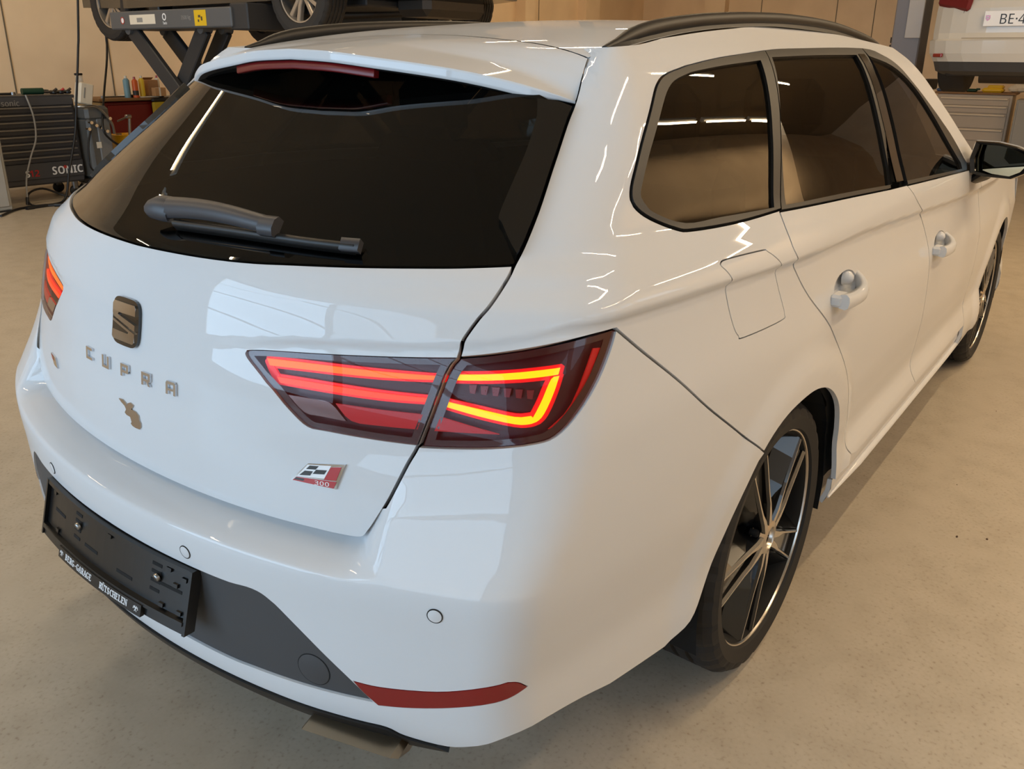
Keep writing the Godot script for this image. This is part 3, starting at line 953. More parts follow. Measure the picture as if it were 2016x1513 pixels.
	for k in nl:   # rounded lip face, then the black underside back to the glass
		var xa := -0.577 + 1.154 * k / nl
		var xb := -0.577 + 1.154 * (k + 1) / nl
		var ring := []
		for x in [xa, xb]:
			var z := lip_z(x)
			var y := roof_y(x, z)
			var dzx := (lip_z(x + 0.004) - lip_z(x - 0.004)) / 0.008
			var ou := Vector3(-dzx, 0, 1).normalized()
			var th := 0.020 * (1.0 - 0.75 * smoothstep(0.50, 0.577, absf(x)))
			ring.append([Vector3(x, y, z), Vector3(x, y - th * 0.25, z) + ou * 0.004, Vector3(x, y - th * 0.7, z) + ou * 0.004, Vector3(x, y - th, z) - ou * 0.001, Vector3(x * 0.995, y - th - 0.004, z) - ou * 0.012, Vector3(x * 0.985, y - th - 0.012, z - 0.16), ou])
		var o1: Vector3 = ring[0][6]
		var o2: Vector3 = ring[1][6]
		var up := Vector3.UP
		var ns := [[(o1 + up).normalized(), (o2 + up).normalized()], [o1, o2], [o1, o2], [(o1 - up).normalized(), (o2 - up).normalized()]]
		for j in 3: sp.quadn(ring[0][j + 1], ring[1][j + 1], ring[1][j], ring[0][j], ns[j + 1][0], ns[j + 1][1], ns[j][1], ns[j][0])
		under.append(ring)
	var spo := part("roof_spoiler", sp.mesh(), white, car)
	tag(spo, "white spoiler over the rear window")
	var ut := Tris.new()
	for r in under:
		for j in [3, 4]: ut.quad(r[0][j + 1], r[1][j + 1], r[1][j], r[0][j])
	part("spoiler_underside", ut.mesh(), M.black_plastic, car)
	var ws := Tris.new()
	var wp := []
	for j in 9:
		var r := []
		for i in 17:
			var u := -1.0 + i / 8.0
			var w := j / 8.0
			var top := Vector3(u * 0.56, look(TB.RC, -1.47) - 0.025 * u * u, -1.47 + 0.10 * u * u)
			var bot := Vector3(u * 0.72, 1.0, -2.22 + 0.34 * u * u)
			r.append(top.lerp(bot, w) + Vector3(0, 0.03, -0.02) * sin(w * PI))
		wp.append(r)
	for j in 8:
		for i in 16: ws.quad(wp[j][i], wp[j][i + 1], wp[j + 1][i + 1], wp[j + 1][i]) if false else ws.quad(wp[j + 1][i + 1], wp[j + 1][i], wp[j][i], wp[j][i + 1])
	part("windscreen", ws.mesh(), M.glass_side, car)
	var hd := Tris.new()
	var hp := []
	for j in 13:
		var r := []
		for i in 17:
			var u := -1.0 + i / 8.0
			var w := j / 12.0
			var z := lerpf(-1.86 - 0.36 * (1 - u * u), -3.42 + 0.22 * u * u, w)
			var zz := clampf(1.25 - z, 2.99, 4.45)
			var ey := look(TB.HY, zz)
			var r0 := row(ey)
			var ex := r0[3] - 0.02 * pow(maxf(0.0, -1.6 - z), 2) - 0.004
			r.append(Vector3(u * ex, ey + 0.045 * (1 - u * u) * (1 - w * 0.6), z))
		hp.append(r)
	for j in 12:
		for i in 16: hd.quad(hp[j + 1][i], hp[j + 1][i + 1], hp[j][i + 1], hp[j][i]) if false else hd.quad(hp[j][i], hp[j][i + 1], hp[j + 1][i + 1], hp[j + 1][i])
	part("bonnet", hd.mesh(), white, car)
	var nose := Tris.new()
	var npnt := []
	for j in 9:
		var r := []
		for i in 25:
			var u := -1.0 + i / 12.0
			var y := lerpf(0.24, 0.81, j / 8.0)
			var z := -3.47 + 0.05 * pow((j - 3) / 5.0, 2) + 0.27 * pow(absf(u), 3.0)
			var r0 := row(y)
			r.append(Vector3(u * (r0[3] - 0.05), y, z))
		npnt.append(r)
	for j in 8:
		for i in 24: nose.quad(npnt[j][i + 1], npnt[j][i], npnt[j + 1][i], npnt[j + 1][i + 1])
	part("front_bumper", nose.mesh(), white, car)
	build_inside(car)
	build_lamps(car, lamp_in, lamp_out)
	build_fittings(car)
	for w in [[0.876, 0.0, 1.0], [0.876, -2.63, 1.0], [-0.876, 0.0, -1.0], [-0.876, -2.63, -1.0]]: build_wheel(car, w)

func build_inside(car: Node3D) -> void:
	# dark lining behind the seams, wheel housings, floor and seats
	var arch := func(z0: float, r: float) -> PackedVector2Array:
		var a := PackedVector2Array()
		for k in 24: a.append(Vector2(side_s(z0 + r * cos(TAU * k / 24), 0.3235 + r * sin(TAU * k / 24)), 0.3235 + r * sin(TAU * k / 24)))
		return a
	var lower := PackedVector2Array([Vector2(-0.02, 0.33), Vector2(4.3, 0.33), Vector2(4.3, 0.80), Vector2(3.0, 0.985), Vector2(2.7, 0.99), Vector2(1.2, 1.05), Vector2(0.9, 1.055), Vector2(0.72, 1.04), Vector2(-0.02, 1.02)])
	var shell := panel(lower, [arch.call(0.0, 0.36), arch.call(-2.63, 0.36)], SIDE, -0.032, 0.0, 0.05, false)
	pair("inner_shell", shell, M.cavity, car)
	var post := PackedVector2Array([Vector2(0.61, 1.03), Vector2(0.72, 1.03), Vector2(0.74, 1.15), Vector2(0.80, 1.27), Vector2(0.80, 1.36), Vector2(0.69, 1.35), Vector2(0.625, 1.18)])
	pair("pillar_lining", panel(post, [], PLAIN, -0.03, 0.0, 0.05, false), M.cavity, car)
	for z in [0.0, -2.63]:
		var t := Tris.new()
		for k in 20:
			var a0 := -0.25 + (PI + 0.5) * k / 20
			var a1 := -0.25 + (PI + 0.5) * (k + 1) / 20
			var p0 := Vector3(0, sin(a0) * 0.372 + 0.3235, cos(a0) * 0.372 + z)
			var p1 := Vector3(0, sin(a1) * 0.372 + 0.3235, cos(a1) * 0.372 + z)
			t.quad(p0 + Vector3(0.868, 0, 0), p1 + Vector3(0.868, 0, 0), p1 + Vector3(0.56, 0, 0), p0 + Vector3(0.56, 0, 0))
			t.quad(p0 + Vector3(0.56, 0, 0), p1 + Vector3(0.56, 0, 0), Vector3(0.56, 0.32, z), Vector3(0.56, 0.32, z))
		pair("wheel_housing", t, M.cavity, car)
	part("underbody", bx(1.45, 0.1, 4.1, 0.02), M.cavity, car, tp(0, 0.30, -1.25))
	part("boot_floor", bx(1.2, 0.04, 1.2), M.cavity, car, tp(0, 0.62, 0.25))
	part("headliner", bx(1.0, 0.02, 1.5), M.cavity, car, tp(0, 1.365, -0.65))
	part("dashboard", bx(1.4, 0.35, 0.35, 0.08), M.cavity, car, tp(0, 0.82, -1.95))
	for x in [-0.37, 0.37]:
		for z in [-0.35, -1.25]:
			var seat := Node3D.new()
			seat.name = "seat"
			car.add_child(seat, true)
			seat.position = Vector3(x, 0.5, z)
			part("cushion", bx(0.5, 0.16, 0.5, 0.05), M.upholstery, seat, tp(0, 0.0, -0.25))
			part("backrest", bx(0.5, 0.62, 0.13, 0.05), M.upholstery, seat, Transform3D(Basis(Vector3.RIGHT, 0.2), Vector3(0, 0.32, 0.05)))
			part("headrest", bx(0.26, 0.18, 0.10, 0.04), M.upholstery, seat, tp(0, 0.71, 0.12))

func build_lamps(car: Node3D, lamp_in: PackedVector2Array, lamp_out: PackedVector2Array) -> void:
	for side in [1, -1]:
		for which in 2:
			var lamp := Node3D.new()
			lamp.name = "tail_lamp"
			car.add_child(lamp, true)
			tag(lamp, ("lit red tail lamp section on the tailgate" if which == 0 else "lit red tail lamp section at the body corner"))
			var k := GATE if which == 0 else SIDE
			var o := lamp_in if which == 0 else lamp_out
			var make := func(called: String, outline: PackedVector2Array, m: Material, off: float, edge: float, cell := 0.015) -> void:
				var t := panel(outline, [], k, off, edge, cell, false)
				part(called, (t if side > 0 else t.mirrored()).mesh(), m, lamp)
			make.call("housing", inset(o, 0.001), M.lamp_back, -0.020, 0.0)
			make.call("lens", inset(o, 0.0015), M.lamp_lens, 0.001, 0.020)
			var bezel := inset(o, 0.0015)
			var t2 := panel(bezel, [inset(o, 0.010)], k, -0.004, 0.0, 0.015, false)
			part("bezel", (t2 if side > 0 else t2.mirrored()).mesh(), M.lamp_bezel, lamp)
			if which == 0:
				make.call("light_bar_glow", inset(smooth(pts("bar_in_top"), true, 3), -0.004), M.lamp_red, -0.011, 0.004)
				make.call("light_bar_glow", inset(smooth(pts("bar_in_low"), true, 3), -0.004), M.lamp_red, -0.011, 0.004)
				make.call("light_bar_glow", inset(smooth(pts("bar_in_side"), true, 3), -0.003), M.lamp_red, -0.010, 0.004)
				make.call("light_bar", smooth(pts("bar_in_top"), true, 3), M.lamp_orange, -0.007, 0.004)
				make.call("light_bar", smooth(pts("bar_in_low"), true, 3), M.lamp_orange_low, -0.007, 0.004)
				make.call("reversing_light", smooth(pts("reverse"), true, 3), M.lamp_clear, -0.003, 0.004)
				make.call("reflector", smooth(pts("refl_in"), true, 3), M.reflector_lit, -0.004, 0.004)
			else:
				for b in ["bar_out_top", "bar_out_side", "bar_out_low"]:
					make.call("light_bar_glow", inset(smooth(pts(b), true, 3), -0.005), M.lamp_red, -0.011, 0.004)
					make.call("light_bar", smooth(pts(b), true, 3), M.lamp_yellow, -0.007, 0.004)
				make.call("reflector", smooth(pts("refl_out"), true, 2), M.reflector_lit, -0.004, 0.004)
				make.call("side_marker", smooth(pts("lamp_red_side"), true, 3), M.lamp_red_soft, -0.006, 0.003)
				for j in 6:
					var c := Vector2(0.566 + j * 0.0112, 0.898 - j * 0.0004)
					make.call("lamp_facet", PackedVector2Array([c + Vector2(-0.003, 0.006), c + Vector2(0.0045, 0.0065), c + Vector2(0.003, -0.0065), c + Vector2(-0.002, -0.006)]), M.reflector, -0.009, 0.004)

func badge(called: String, outlines: Array, m: Material, car: Node3D, off: float, edge: float, kind := GATE, label := "") -> MeshInstance3D:
	var t := Tris.new()
	for o in outlines: t.add(panel(PackedVector2Array(o), [], kind, off, edge, 0.02, false))
	var p := part(called, t.mesh(), m, car)
	if label: tag(p, label)
	return p

func letter(ch: String, c: Vector2, h: float) -> Array:   # block capitals as strokes, in a cell one wide and one high
	var bars := {
		"C": [[0, 0, .24, 1], [.2, .78, 1, 1], [.2, 0, 1, .22]],
		"U": [[0, 0, .24, 1], [.76, 0, 1, 1], [.2, 0, .8, .22]],
		"P": [[0, 0, .24, 1], [.2, .78, 1, 1], [.76, .36, 1, .8], [.2, .32, 1, .52]],
		"R": [[0, 0, .24, 1], [.2, .78, 1, 1], [.76, .40, 1, .8], [.2, .32, .92, .52]],
		"A": [[0, 0, .22, .9], [.78, 0, 1, .9], [.08, .78, .92, 1], [.2, .30, .8, .48]],
	}
	var out := []
	for b in bars[ch]:
		var q := []
		for p in [[b[0], b[1]], [b[2], b[1]], [b[2], b[3]], [b[0], b[3]]]:
			q.append(c + Vector2((p[0] - 0.5) * h * 1.12, (p[1] - 0.5) * h))
		out.append(q)
	if ch == "R":
		out.append([c + Vector2(0.02, -0.10) * h, c + Vector2(0.30, -0.5) * h, c + Vector2(0.56, -0.5) * h, c + Vector2(0.28, -0.10) * h])
	return out

func handle_cup(s: float, y: float, a: float, r: float) -> Vector2:
	return Vector2(s + 0.004 + 0.082 * cos(a) * r, y + 0.010 + 0.033 * sin(a) * r)

func build_fittings(car: Node3D) -> void:
	# --- badges on the tailgate
	var ec := Vector2(0.006, 0.906)
	var er := func(sx: float, sy: float) -> Array:
		var q := []
		for k in 28:
			var a := TAU * k / 28
			q.append(ec + Vector2(sx * signf(cos(a)) * pow(absf(cos(a)), 0.45), sy * signf(sin(a)) * pow(absf(sin(a)), 0.45)))
		return q
	var em := Node3D.new()
	em.name = "maker_emblem"
	car.add_child(em)
	tag(em, "black and chrome letter S emblem on the tailgate")
	badge("plate", [er.call(0.0435, 0.0425)], M.gloss_black, em, 0.006, 0.007)
	var su := func(list: Array) -> Array:
		var q := []
		for p in list: q.append(ec + Vector2((p[0] - 0.5) * 0.082, (0.5 - p[1]) * 0.079))
		return q
	badge("letter", [su.call([[0.10, 0.07], [0.90, 0.07], [0.95, 0.12], [0.95, 0.30], [0.80, 0.30], [0.30, 0.31], [0.26, 0.36], [0.95, 0.50], [0.95, 0.63], [0.10, 0.43], [0.04, 0.36], [0.04, 0.14]]),
		su.call([[0.05, 0.47], [0.30, 0.53], [0.95, 0.69], [0.95, 0.88], [0.90, 0.93], [0.10, 0.93], [0.05, 0.88], [0.05, 0.72], [0.70, 0.73], [0.72, 0.69], [0.05, 0.53]])], M.chrome, em, 0.0095, 0.004)
	var cx := [-0.1334, -0.0646, 0.0050, 0.0741, 0.1459]
	for k in 5: badge("letter", letter("CUPRA"[k], Vector2(cx[k], 0.8183), 0.0235), M.chrome, car, 0.0045, 0.005, GATE, "chrome letter %s of the tailgate lettering" % "CUPRA"[k])
	badge("chrome_sticker", [pts("sticker")], M.chrome_warm, car, 0.002, 0.0025, GATE, "small chrome figure sticker under the lettering")
	var bd := Node3D.new()
	bd.name = "engine_badge"
	car.add_child(bd)
	tag(bd, "chequered and red badge reading 300 at the tailgate corner")
	badge("frame", [pts("badge")], M.chrome, bd, 0.0035, 0.004)
	var shrink := func(key: String, c: float) -> Array:
		var q: Array = pts(key)
		var m := Vector2.ZERO
		for p in q: m += p / q.size()
		var o := []
		for p in q: o.append(m + (p - m) * c)
		return o
	badge("field", [[Vector2(0.4050, 0.7508), Vector2(0.4310, 0.7565), Vector2(0.4245, 0.7345), Vector2(0.3945, 0.7295)]], M.white_print, bd, 0.0039, 0.0003)
	badge("red_field", [pts("badge_red")], M.red_print, bd, 0.0041, 0.0003)
	badge("chequer", [pts("badge_b1"), pts("badge_b2"), pts("badge_b3")], M.black_print, bd, 0.0043, 0.0003)
	badge("red_bar", [shrink.call("badge_low", 0.92)], M.red_print, bd, 0.0041, 0.0003)
	badge("black_bar", [[Vector2(0.3935, 0.7268), Vector2(0.4030, 0.7275), Vector2(0.4020, 0.7238), Vector2(0.3915, 0.7232)]], M.black_print, bd, 0.0044, 0.0003)
	var nf := on_skin(0.4225, 0.7262, GATE, 0.0042)
	nf.basis = nf.basis * Basis(Vector3(0, 0, 1), 0.06)
	var nm := part("numerals", text("300", 0.0068, 0.0004, "Droid Sans Mono"), M.white_print, bd, nf)
	nm.scale = Vector3(1.7, 1, 1)
	var lb := Node3D.new()
	lb.name = "fuel_badge"
	car.add_child(lb)
	tag(lb, "small chrome badge at the far tailgate corner")
	badge("plate", [[Vector2(-0.378, 0.7500), Vector2(-0.352, 0.7505), Vector2(-0.330, 0.7340), Vector2(-0.356, 0.7335)]], M.chrome, lb, 0.0035, 0.004)
	badge("red_field", [[Vector2(-0.376, 0.7487), Vector2(-0.366, 0.7490), Vector2(-0.357, 0.7420), Vector2(-0.367, 0.7418)]], M.red_print, lb, 0.0040, 0.0003)
	# --- parking sensors and the towing eye cover
	for c in [Vector2(0.2388, 0.5662), Vector2(-0.2388, 0.5662), Vector2(0.5499, 0.5805), Vector2(-0.5499, 0.5805)]:
		var f := on_skin(c.x, c.y, SIDE, -0.0005)
		var sn := Node3D.new()
		sn.name = "parking_sensor"
		car.add_child(sn, true)
		var t := Basis(f.basis.x, f.basis.z, -f.basis.y)
		part("sensor_ring", lathe([[0.0125, 0.0], [0.0125, 0.0016], [0.0109, 0.0016], [0.0109, 0.0]], 24).mesh(), M.black_plastic, sn, Transform3D(t, f.origin))
		part("sensor_face", lathe([[0.0109, 0.0], [0.0109, 0.0018], [0.009, 0.0024], [0.0, 0.0026]], 24).mesh(), M.paint, sn, Transform3D(t, f.origin))
	var tf := on_skin(0.4240, 0.4125, PLAIN, -0.0045)
	part("tow_cover", lathe([[0.0295, -0.001], [0.0295, 0.0012], [0.0280, 0.0018], [0.0, 0.0018]], 36).mesh(), M.dark_plastic, car, Transform3D(Basis(tf.basis.x, tf.basis.z, -tf.basis.y), tf.origin))
	part("tow_cover_groove", lathe([[0.0310, 0.0], [0.0310, 0.0008], [0.0296, 0.0008], [0.0296, 0.0]], 36).mesh(), M.cavity, car, Transform3D(Basis(tf.basis.x, tf.basis.z, -tf.basis.y), tf.origin))
	# --- number plate holder, bent to the bumper
	var hold := Node3D.new()
	hold.name = "plate_holder"
	car.add_child(hold)
	tag(hold, "empty black number plate holder with a dealer strip")
	var bend := func(u: float, v: float, d: float) -> Vector3:   # u across, v up from the lower edge (0 to 1), d outwards
		return Vector3(u, 0.4265 + v * 0.111, 1.0945 - v * 0.030 - 0.28 * u * u + d)
	var plate := func(u0: float, u1: float, v0: float, v1: float, d0: float, d1: float, seg := 16) -> Tris:
		var t := Tris.new()
		for k in seg:
			var a := lerpf(u0, u1, float(k) / seg)
			var b := lerpf(u0, u1, float(k + 1) / seg)
			t.quad(bend.call(a, v0, d1), bend.call(b, v0, d1), bend.call(b, v1, d1), bend.call(a, v1, d1))
			t.quad(bend.call(a, v0, d0), bend.call(b, v0, d0), bend.call(b, v0, d1), bend.call(a, v0, d1))
			t.quad(bend.call(b, v1, d0), bend.call(a, v1, d0), bend.call(a, v1, d1), bend.call(b, v1, d1))
		t.quad(bend.call(u0, v0, d1), bend.call(u0, v1, d1), bend.call(u0, v1, d0), bend.call(u0, v0, d0))
		t.quad(bend.call(u1, v1, d1), bend.call(u1, v0, d1), bend.call(u1, v0, d0), bend.call(u1, v1, d0))
		return t
	part("backing", plate.call(-0.262, 0.262, 0.0, 1.0, -0.012, 0.0).mesh(), M.satin_black, hold)
	part("rim", plate.call(-0.262, -0.255, 0.0, 1.0, 0.0, 0.008, 1).mesh(), M.satin_black, hold)
	part("rim", plate.call(0.255, 0.262, 0.0, 1.0, 0.0, 0.008, 1).mesh(), M.satin_black, hold)
	part("rim", plate.call(-0.255, 0.255, 0.93, 1.0, 0.0, 0.007).mesh(), M.satin_black, hold)
	part("rim", plate.call(-0.255, 0.255, 0.15, 0.21, 0.0, 0.010).mesh(), M.satin_black, hold)
	part("rim", plate.call(-0.255, 0.255, 0.0, 0.13, 0.0, 0.005).mesh(), M.satin_black, hold)
	for q in [[-0.215, -0.165, 0.55], [-0.07, -0.02, 0.40], [0.05, 0.10, 0.36], [0.175, 0.235, 0.55]]:
		part("slot", plate.call(q[0], q[1], q[2], q[2] + 0.05, 0.0, 0.0006, 2).mesh(), M.cavity, hold)
	for x in [-0.105, 0.165]:
		for v in [0.40, 0.54, 0.68, 0.80]: part("slot", plate.call(x - 0.013, x + 0.013, v, v + 0.05, 0.0, 0.0006, 1).mesh(), M.cavity, hold)
		var p: Vector3 = bend.call(x + 0.008, 0.66, 0.002)
		part("screw", lathe([[0.008, 0.0], [0.008, 0.004], [0.006, 0.006], [0.0035, 0.006], [0.0032, 0.003], [0.0, 0.003]], 14).mesh(), M.steel, hold, Transform3D(Basis(Vector3.RIGHT, PI / 2 + 0.25), p))
	for q in [[-0.22, 0.86], [0.20, 0.86], [0.24, 0.80], [0.22, 0.66], [0.19, 0.27], [-0.19, 0.27], [0.236, 0.27], [0.02, 0.86]]:
		part("clip", plate.call(q[0] - 0.006, q[0] + 0.006, q[1] - 0.03, q[1] + 0.03, 0.0, 0.004, 1).mesh(), M.satin_black, hold)
	var strip := part("dealer_strip", plate.call(-0.150, 0.152, -0.015, 0.175, 0.005, 0.0125).mesh(), M.satin_black, hold)
	tag(strip, "black strip with the dealer's name in white")
	var words := [["BERG-GARAGE", -0.064, 0.110], ["RÜTSCHELEN", 0.066, 0.092]]
	for w in words:
		var n: int = w[0].length()
		for k in n:   # letter by letter, so that the line follows the bend
			var u: float = w[1] + (k - (n - 1) / 2.0) * w[2] / n
			var p: Vector3 = bend.call(u, 0.085, 0.0126)
			var l := part("strip_letter", text(w[0][k], 0.0125, 0.0006, "Droid Serif", true), M.white_print, strip, Transform3D(Basis(Vector3.UP, 0.56 * u) * Basis(Vector3.RIGHT, -0.26), p))
			l.scale = Vector3(0.80, 1, 1)
	for u in [-0.136, 0.138]:   # crossed flags
		var t := Tris.new()
		for s in [-1.0, 1.0]:
			t.add(slab([Vector2(-0.0006, -0.006), Vector2(0.0006, -0.006), Vector2(0.0006, 0.006), Vector2(-0.0006, 0.006)], 0.0006), Transform3D(Basis(Vector3(0, 0, 1), 0.5 * s), Vector3.ZERO))
			for c in [[0, 0], [1, 1], [2, 0]]:
				t.add(slab([Vector2(0, 0), Vector2(0.002, 0), Vector2(0.002, 0.002), Vector2(0, 0.002)], 0.0006), Transform3D(Basis(Vector3(0, 0, 1), 0.5 * s), Basis(Vector3(0, 0, 1), 0.5 * s) * Vector3(-s * (0.0005 + c[0] * 0.002) - (0.002 if s > 0 else 0.0), 0.002 + c[1] * 0.002, 0)))
		part("strip_flags", t.mesh(), M.white_print, strip, Transform3D(Basis(Vector3.UP, 0.56 * u) * Basis(Vector3.RIGHT, -0.26), bend.call(u, 0.085, 0.0126)))
	# --- exhaust tips
	for s in [1.0, -1.0]:
		var ex := Node3D.new()
		ex.name = "exhaust_tip"
		car.add_child(ex, true)
		tag(ex, "bronze tinted flat exhaust tip under the bumper")
		var o := [Vector2(-0.085, 0.030), Vector2(0.078, 0.030), Vector2(0.088, 0.022), Vector2(0.074, -0.024), Vector2(0.062, -0.030), Vector2(-0.062, -0.030), Vector2(-0.076, -0.022), Vector2(-0.092, 0.022)]
		var t := Tris.new()
		for k in 8:
			var a: Vector2 = o[k]
			var b: Vector2 = o[(k + 1) % 8]
			var za := a.y * 1.3
			var zb := b.y * 1.3
			t.quad(Vector3(b.x, b.y, -0.28), Vector3(a.x, a.y, -0.28), Vector3(a.x, a.y, za), Vector3(b.x, b.y, zb))
			t.quad(Vector3(b.x, b.y, zb), Vector3(a.x, a.y, za), Vector3(a.x * 0.93, a.y * 0.80, za * 0.8 + 0.003), Vector3(b.x * 0.93, b.y * 0.80, zb * 0.8 + 0.003))
			t.quad(Vector3(b.x * 0.93, b.y * 0.8, zb * 0.8 + 0.003), Vector3(a.x * 0.93, a.y * 0.8, za * 0.8 + 0.003), Vector3(a.x * 0.9, a.y * 0.75, -0.25), Vector3(b.x * 0.9, b.y * 0.75, -0.25))
		part("shell", t.mesh(), M.exhaust, ex, Transform3D(Basis(Vector3.UP, s * 0.30), Vector3(s * 0.545, 0.280, 0.955 if s > 0 else 0.86)))
		part("inside", bx(0.13, 0.03, 0.01), M.cavity, ex, Transform3D(Basis(Vector3.UP, s * 0.30), Vector3(s * 0.48, 0.280, 0.74 if s > 0 else 0.65)))
	# --- wiper
	var wp := Node3D.new()
	wp.name = "rear_wiper"
	car.add_child(wp)
	tag(wp, "black rear wiper lying across the foot of the window")
	var W := func(s: float, y: float, off: float) -> Vector3: return skin(s, y, GATE) + skin_n(s, y, GATE) * off
	var arm := []
	var asc := []
	for k in 15:
		var u := k / 14.0
		arm.append(W.call(lerpf(0.010, 0.282, u), 1.0765 + 0.003 * sin(u * PI), 0.028 + 0.006 * sin(PI * u)))
		var w := lerpf(1.05, 0.72, u)
		asc.append(Vector2(w, w * 0.9))
	var sec := [Vector2(-0.019, -0.010), Vector2(0.019, -0.010), Vector2(0.021, -0.002), Vector2(0.015, 0.008), Vector2(0.004, 0.013), Vector2(-0.008, 0.011), Vector2(-0.018, 0.003), Vector2(-0.021, -0.004)]
	part("arm", sweep(arm, sec, Vector3(0, 0.6, 0.8), true, asc).mesh(), M.rubber_grey, wp)
	var cap := []
	var csc := []
	for k in 9:
		var u := k / 8.0
		cap.append(W.call(lerpf(-0.030, 0.042, u), 1.073 + 0.004 * u, 0.024 + 0.006 * sin(u * PI)))
		csc.append(Vector2.ONE * (1.18 * sqrt(clampf(1.0 - pow((u - 0.72) / 0.74, 2), 0.02, 1.0))))
	part("pivot_cap", sweep(cap, sec, Vector3(0, 0.6, 0.8), true, csc).mesh(), M.rubber_grey, wp)
	var tipcap := []
	for k in 5: tipcap.append(W.call(lerpf(0.272, 0.302, k / 4.0), 1.0755, 0.026))
	part("arm_head", sweep(tipcap, [Vector2(-0.016, -0.010), Vector2(0.016, -0.010), Vector2(0.017, 0.004), Vector2(0.008, 0.011), Vector2(-0.008, 0.011), Vector2(-0.017, 0.004)], Vector3(0, 0.6, 0.8)).mesh(), M.rubber_grey, wp)
	var bl := []
	for k in 21: bl.append(W.call(lerpf(0.06, 0.415, k / 20.0), 1.0685 + 0.003 * sin(k / 20.0 * PI), 0.011))
	part("blade", sweep(bl, [Vector2(-0.009, -0.009), Vector2(0.009, -0.009), Vector2(0.006, 0.003), Vector2(0.001, 0.008), Vector2(-0.006, 0.004)], Vector3(0, 0.6, 0.8)).mesh(), M.black_plastic, wp)
	var bt := []
	for k in 4: bt.append(W.call(lerpf(0.398, 0.420, k / 3.0), 1.0700, 0.012))
	part("blade_end", sweep(bt, [Vector2(-0.010, -0.009), Vector2(0.010, -0.009), Vector2(0.010, 0.006), Vector2(-0.010, 0.006)], Vector3(0, 0.6, 0.8)).mesh(), M.rubber_grey, wp)
	# --- third brake light under the spoiler lip
	var br := []
	for k in 25:
		var x := lerpf(-0.212, 0.212, k / 24.0)
		br.append(Vector3(x, roof_y(x, lip_z(x)) - 0.030, lip_z(x) - 0.012))
	var b3 := part("high_brake_light", sweep(br, [Vector2(-0.008, -0.008), Vector2(0.006, -0.008), Vector2(0.008, -0.005), Vector2(0.007, 0.008), Vector2(-0.008, 0.008)]).mesh(), M.brake_lens, car)
	tag(b3, "unlit red high-level brake light under the spoiler lip")
	# --- roof rails
	for s in [1.0, -1.0]:
		var rail := Node3D.new()
		rail.name = "roof_rail"
		car.add_child(rail, true)
		tag(rail, "matt black roof rail")
		var top := []
		var tsc := []
		var foot := []
		var zz := [0.285, 0.24, 0.19, 0.12, 0.0, -0.15, -0.37, -0.64, -0.97, -1.29, -1.45, -1.55]
		var yy := [1.385, 1.396, 1.409, 1.422, 1.436, 1.448, 1.459, 1.465, 1.459, 1.434, 1.414, 1.396]
		for k in zz.size():
			top.append(Vector3(s * 0.548, yy[k] - 0.010, zz[k]))
			var e := smoothstep(0.29, 0.15, zz[k]) * smoothstep(-1.58, -1.4, zz[k])
			tsc.append(Vector2(0.35 + 0.65 * e, 0.25 + 0.75 * e))
			foot.append(Vector3(s * 0.556, roof_y(0.556, zz[k]) - 0.002, zz[k]))
		var smooth_top := spline3(top, 4)
		var sc2 := []
		for k in smooth_top.size(): sc2.append(tsc[mini(k / 4, tsc.size() - 1)].lerp(tsc[mini(k / 4 + 1, tsc.size() - 1)], (k % 4) / 4.0))
		part("bar", sweep(smooth_top, circle(0.016, 12, 1.15, 1.0), Vector3.UP, true, sc2).mesh(), M.trim_black, rail)
		var ft := spline3(foot, 4)
		var t := Tris.new()
		for k in ft.size() - 1:
			for d in [-0.011, 0.011]:
				var a: Vector3 = ft[k] + Vector3(d, 0, 0)
				var b: Vector3 = ft[k + 1] + Vector3(d, 0, 0)
				var a2: Vector3 = smooth_top[k] + Vector3(d * 0.8, 0, 0)
				var b2: Vector3 = smooth_top[k + 1] + Vector3(d * 0.8, 0, 0)
				if d > 0: t.quad(a, b, b2, a2)
				else: t.quad(b, a, a2, b2)
		part("foot_strip", t.mesh(), M.black_plastic, rail)
	# --- door handles
	for q in [[1.49, 0.862, 0.155, "rear"], [2.46, 0.805, 0.155, "front"]]:
		for s in [1, -1]:
			var h := Node3D.new()
			h.name = "door_handle"
			car.add_child(h, true)
			tag(h, "white %s door handle" % q[3])
			var t := Tris.new()
			var p := []
			var sc := []
			for k in 15:
				var u := k / 14.0
				var lift := lerpf(0.028, 0.033, sin(u * PI)) if u < 0.5 else lerpf(0.033, -0.006, pow((u - 0.5) / 0.5, 2.2))
				p.append(skin(q[0] - 0.100 + 0.205 * u, q[1] - 0.006 * sin(u * PI) + 0.010 * u * u, SIDE) + Vector3(lift, 0, 0))
				sc.append(Vector2(1.0, 1.10 - 0.25 * u) * (0.86 if k == 0 else 1.0))
			t.add(sweep(spline3(p, 2), [Vector2(-0.010, -0.016), Vector2(0.004, -0.018), Vector2(0.010, -0.013), Vector2(0.012, 0.0), Vector2(0.010, 0.010), Vector2(0.003, 0.016), Vector2(-0.010, 0.014)], Vector3.UP, true, []))
			var back := Tris.new()   # the leg that carries the blunt rear end
			back.add(box(0.030, 0.028, 0.05, 0.006), Transform3D(Basis.IDENTITY, skin(q[0] - 0.078, q[1] - 0.002, SIDE) + Vector3(0.010, 0, 0)))
			t.add(back)
			var lock := Tris.new()
			lock.add(lathe([[0.0, 0.013], [0.008, 0.011], [0.015, 0.004], [0.018, -0.010]], 18), Transform3D(Basis(Vector3(0, 0, -1), PI / 2), skin(q[0] + 0.040, q[1] + 0.020, SIDE) - Vector3(0.004, 0, 0)))
			part("lock_cap", (lock if s > 0 else lock.mirrored()).mesh(), M.paint_cool, h)
			part("grip", (t if s > 0 else t.mirrored()).mesh(), M.paint, h)
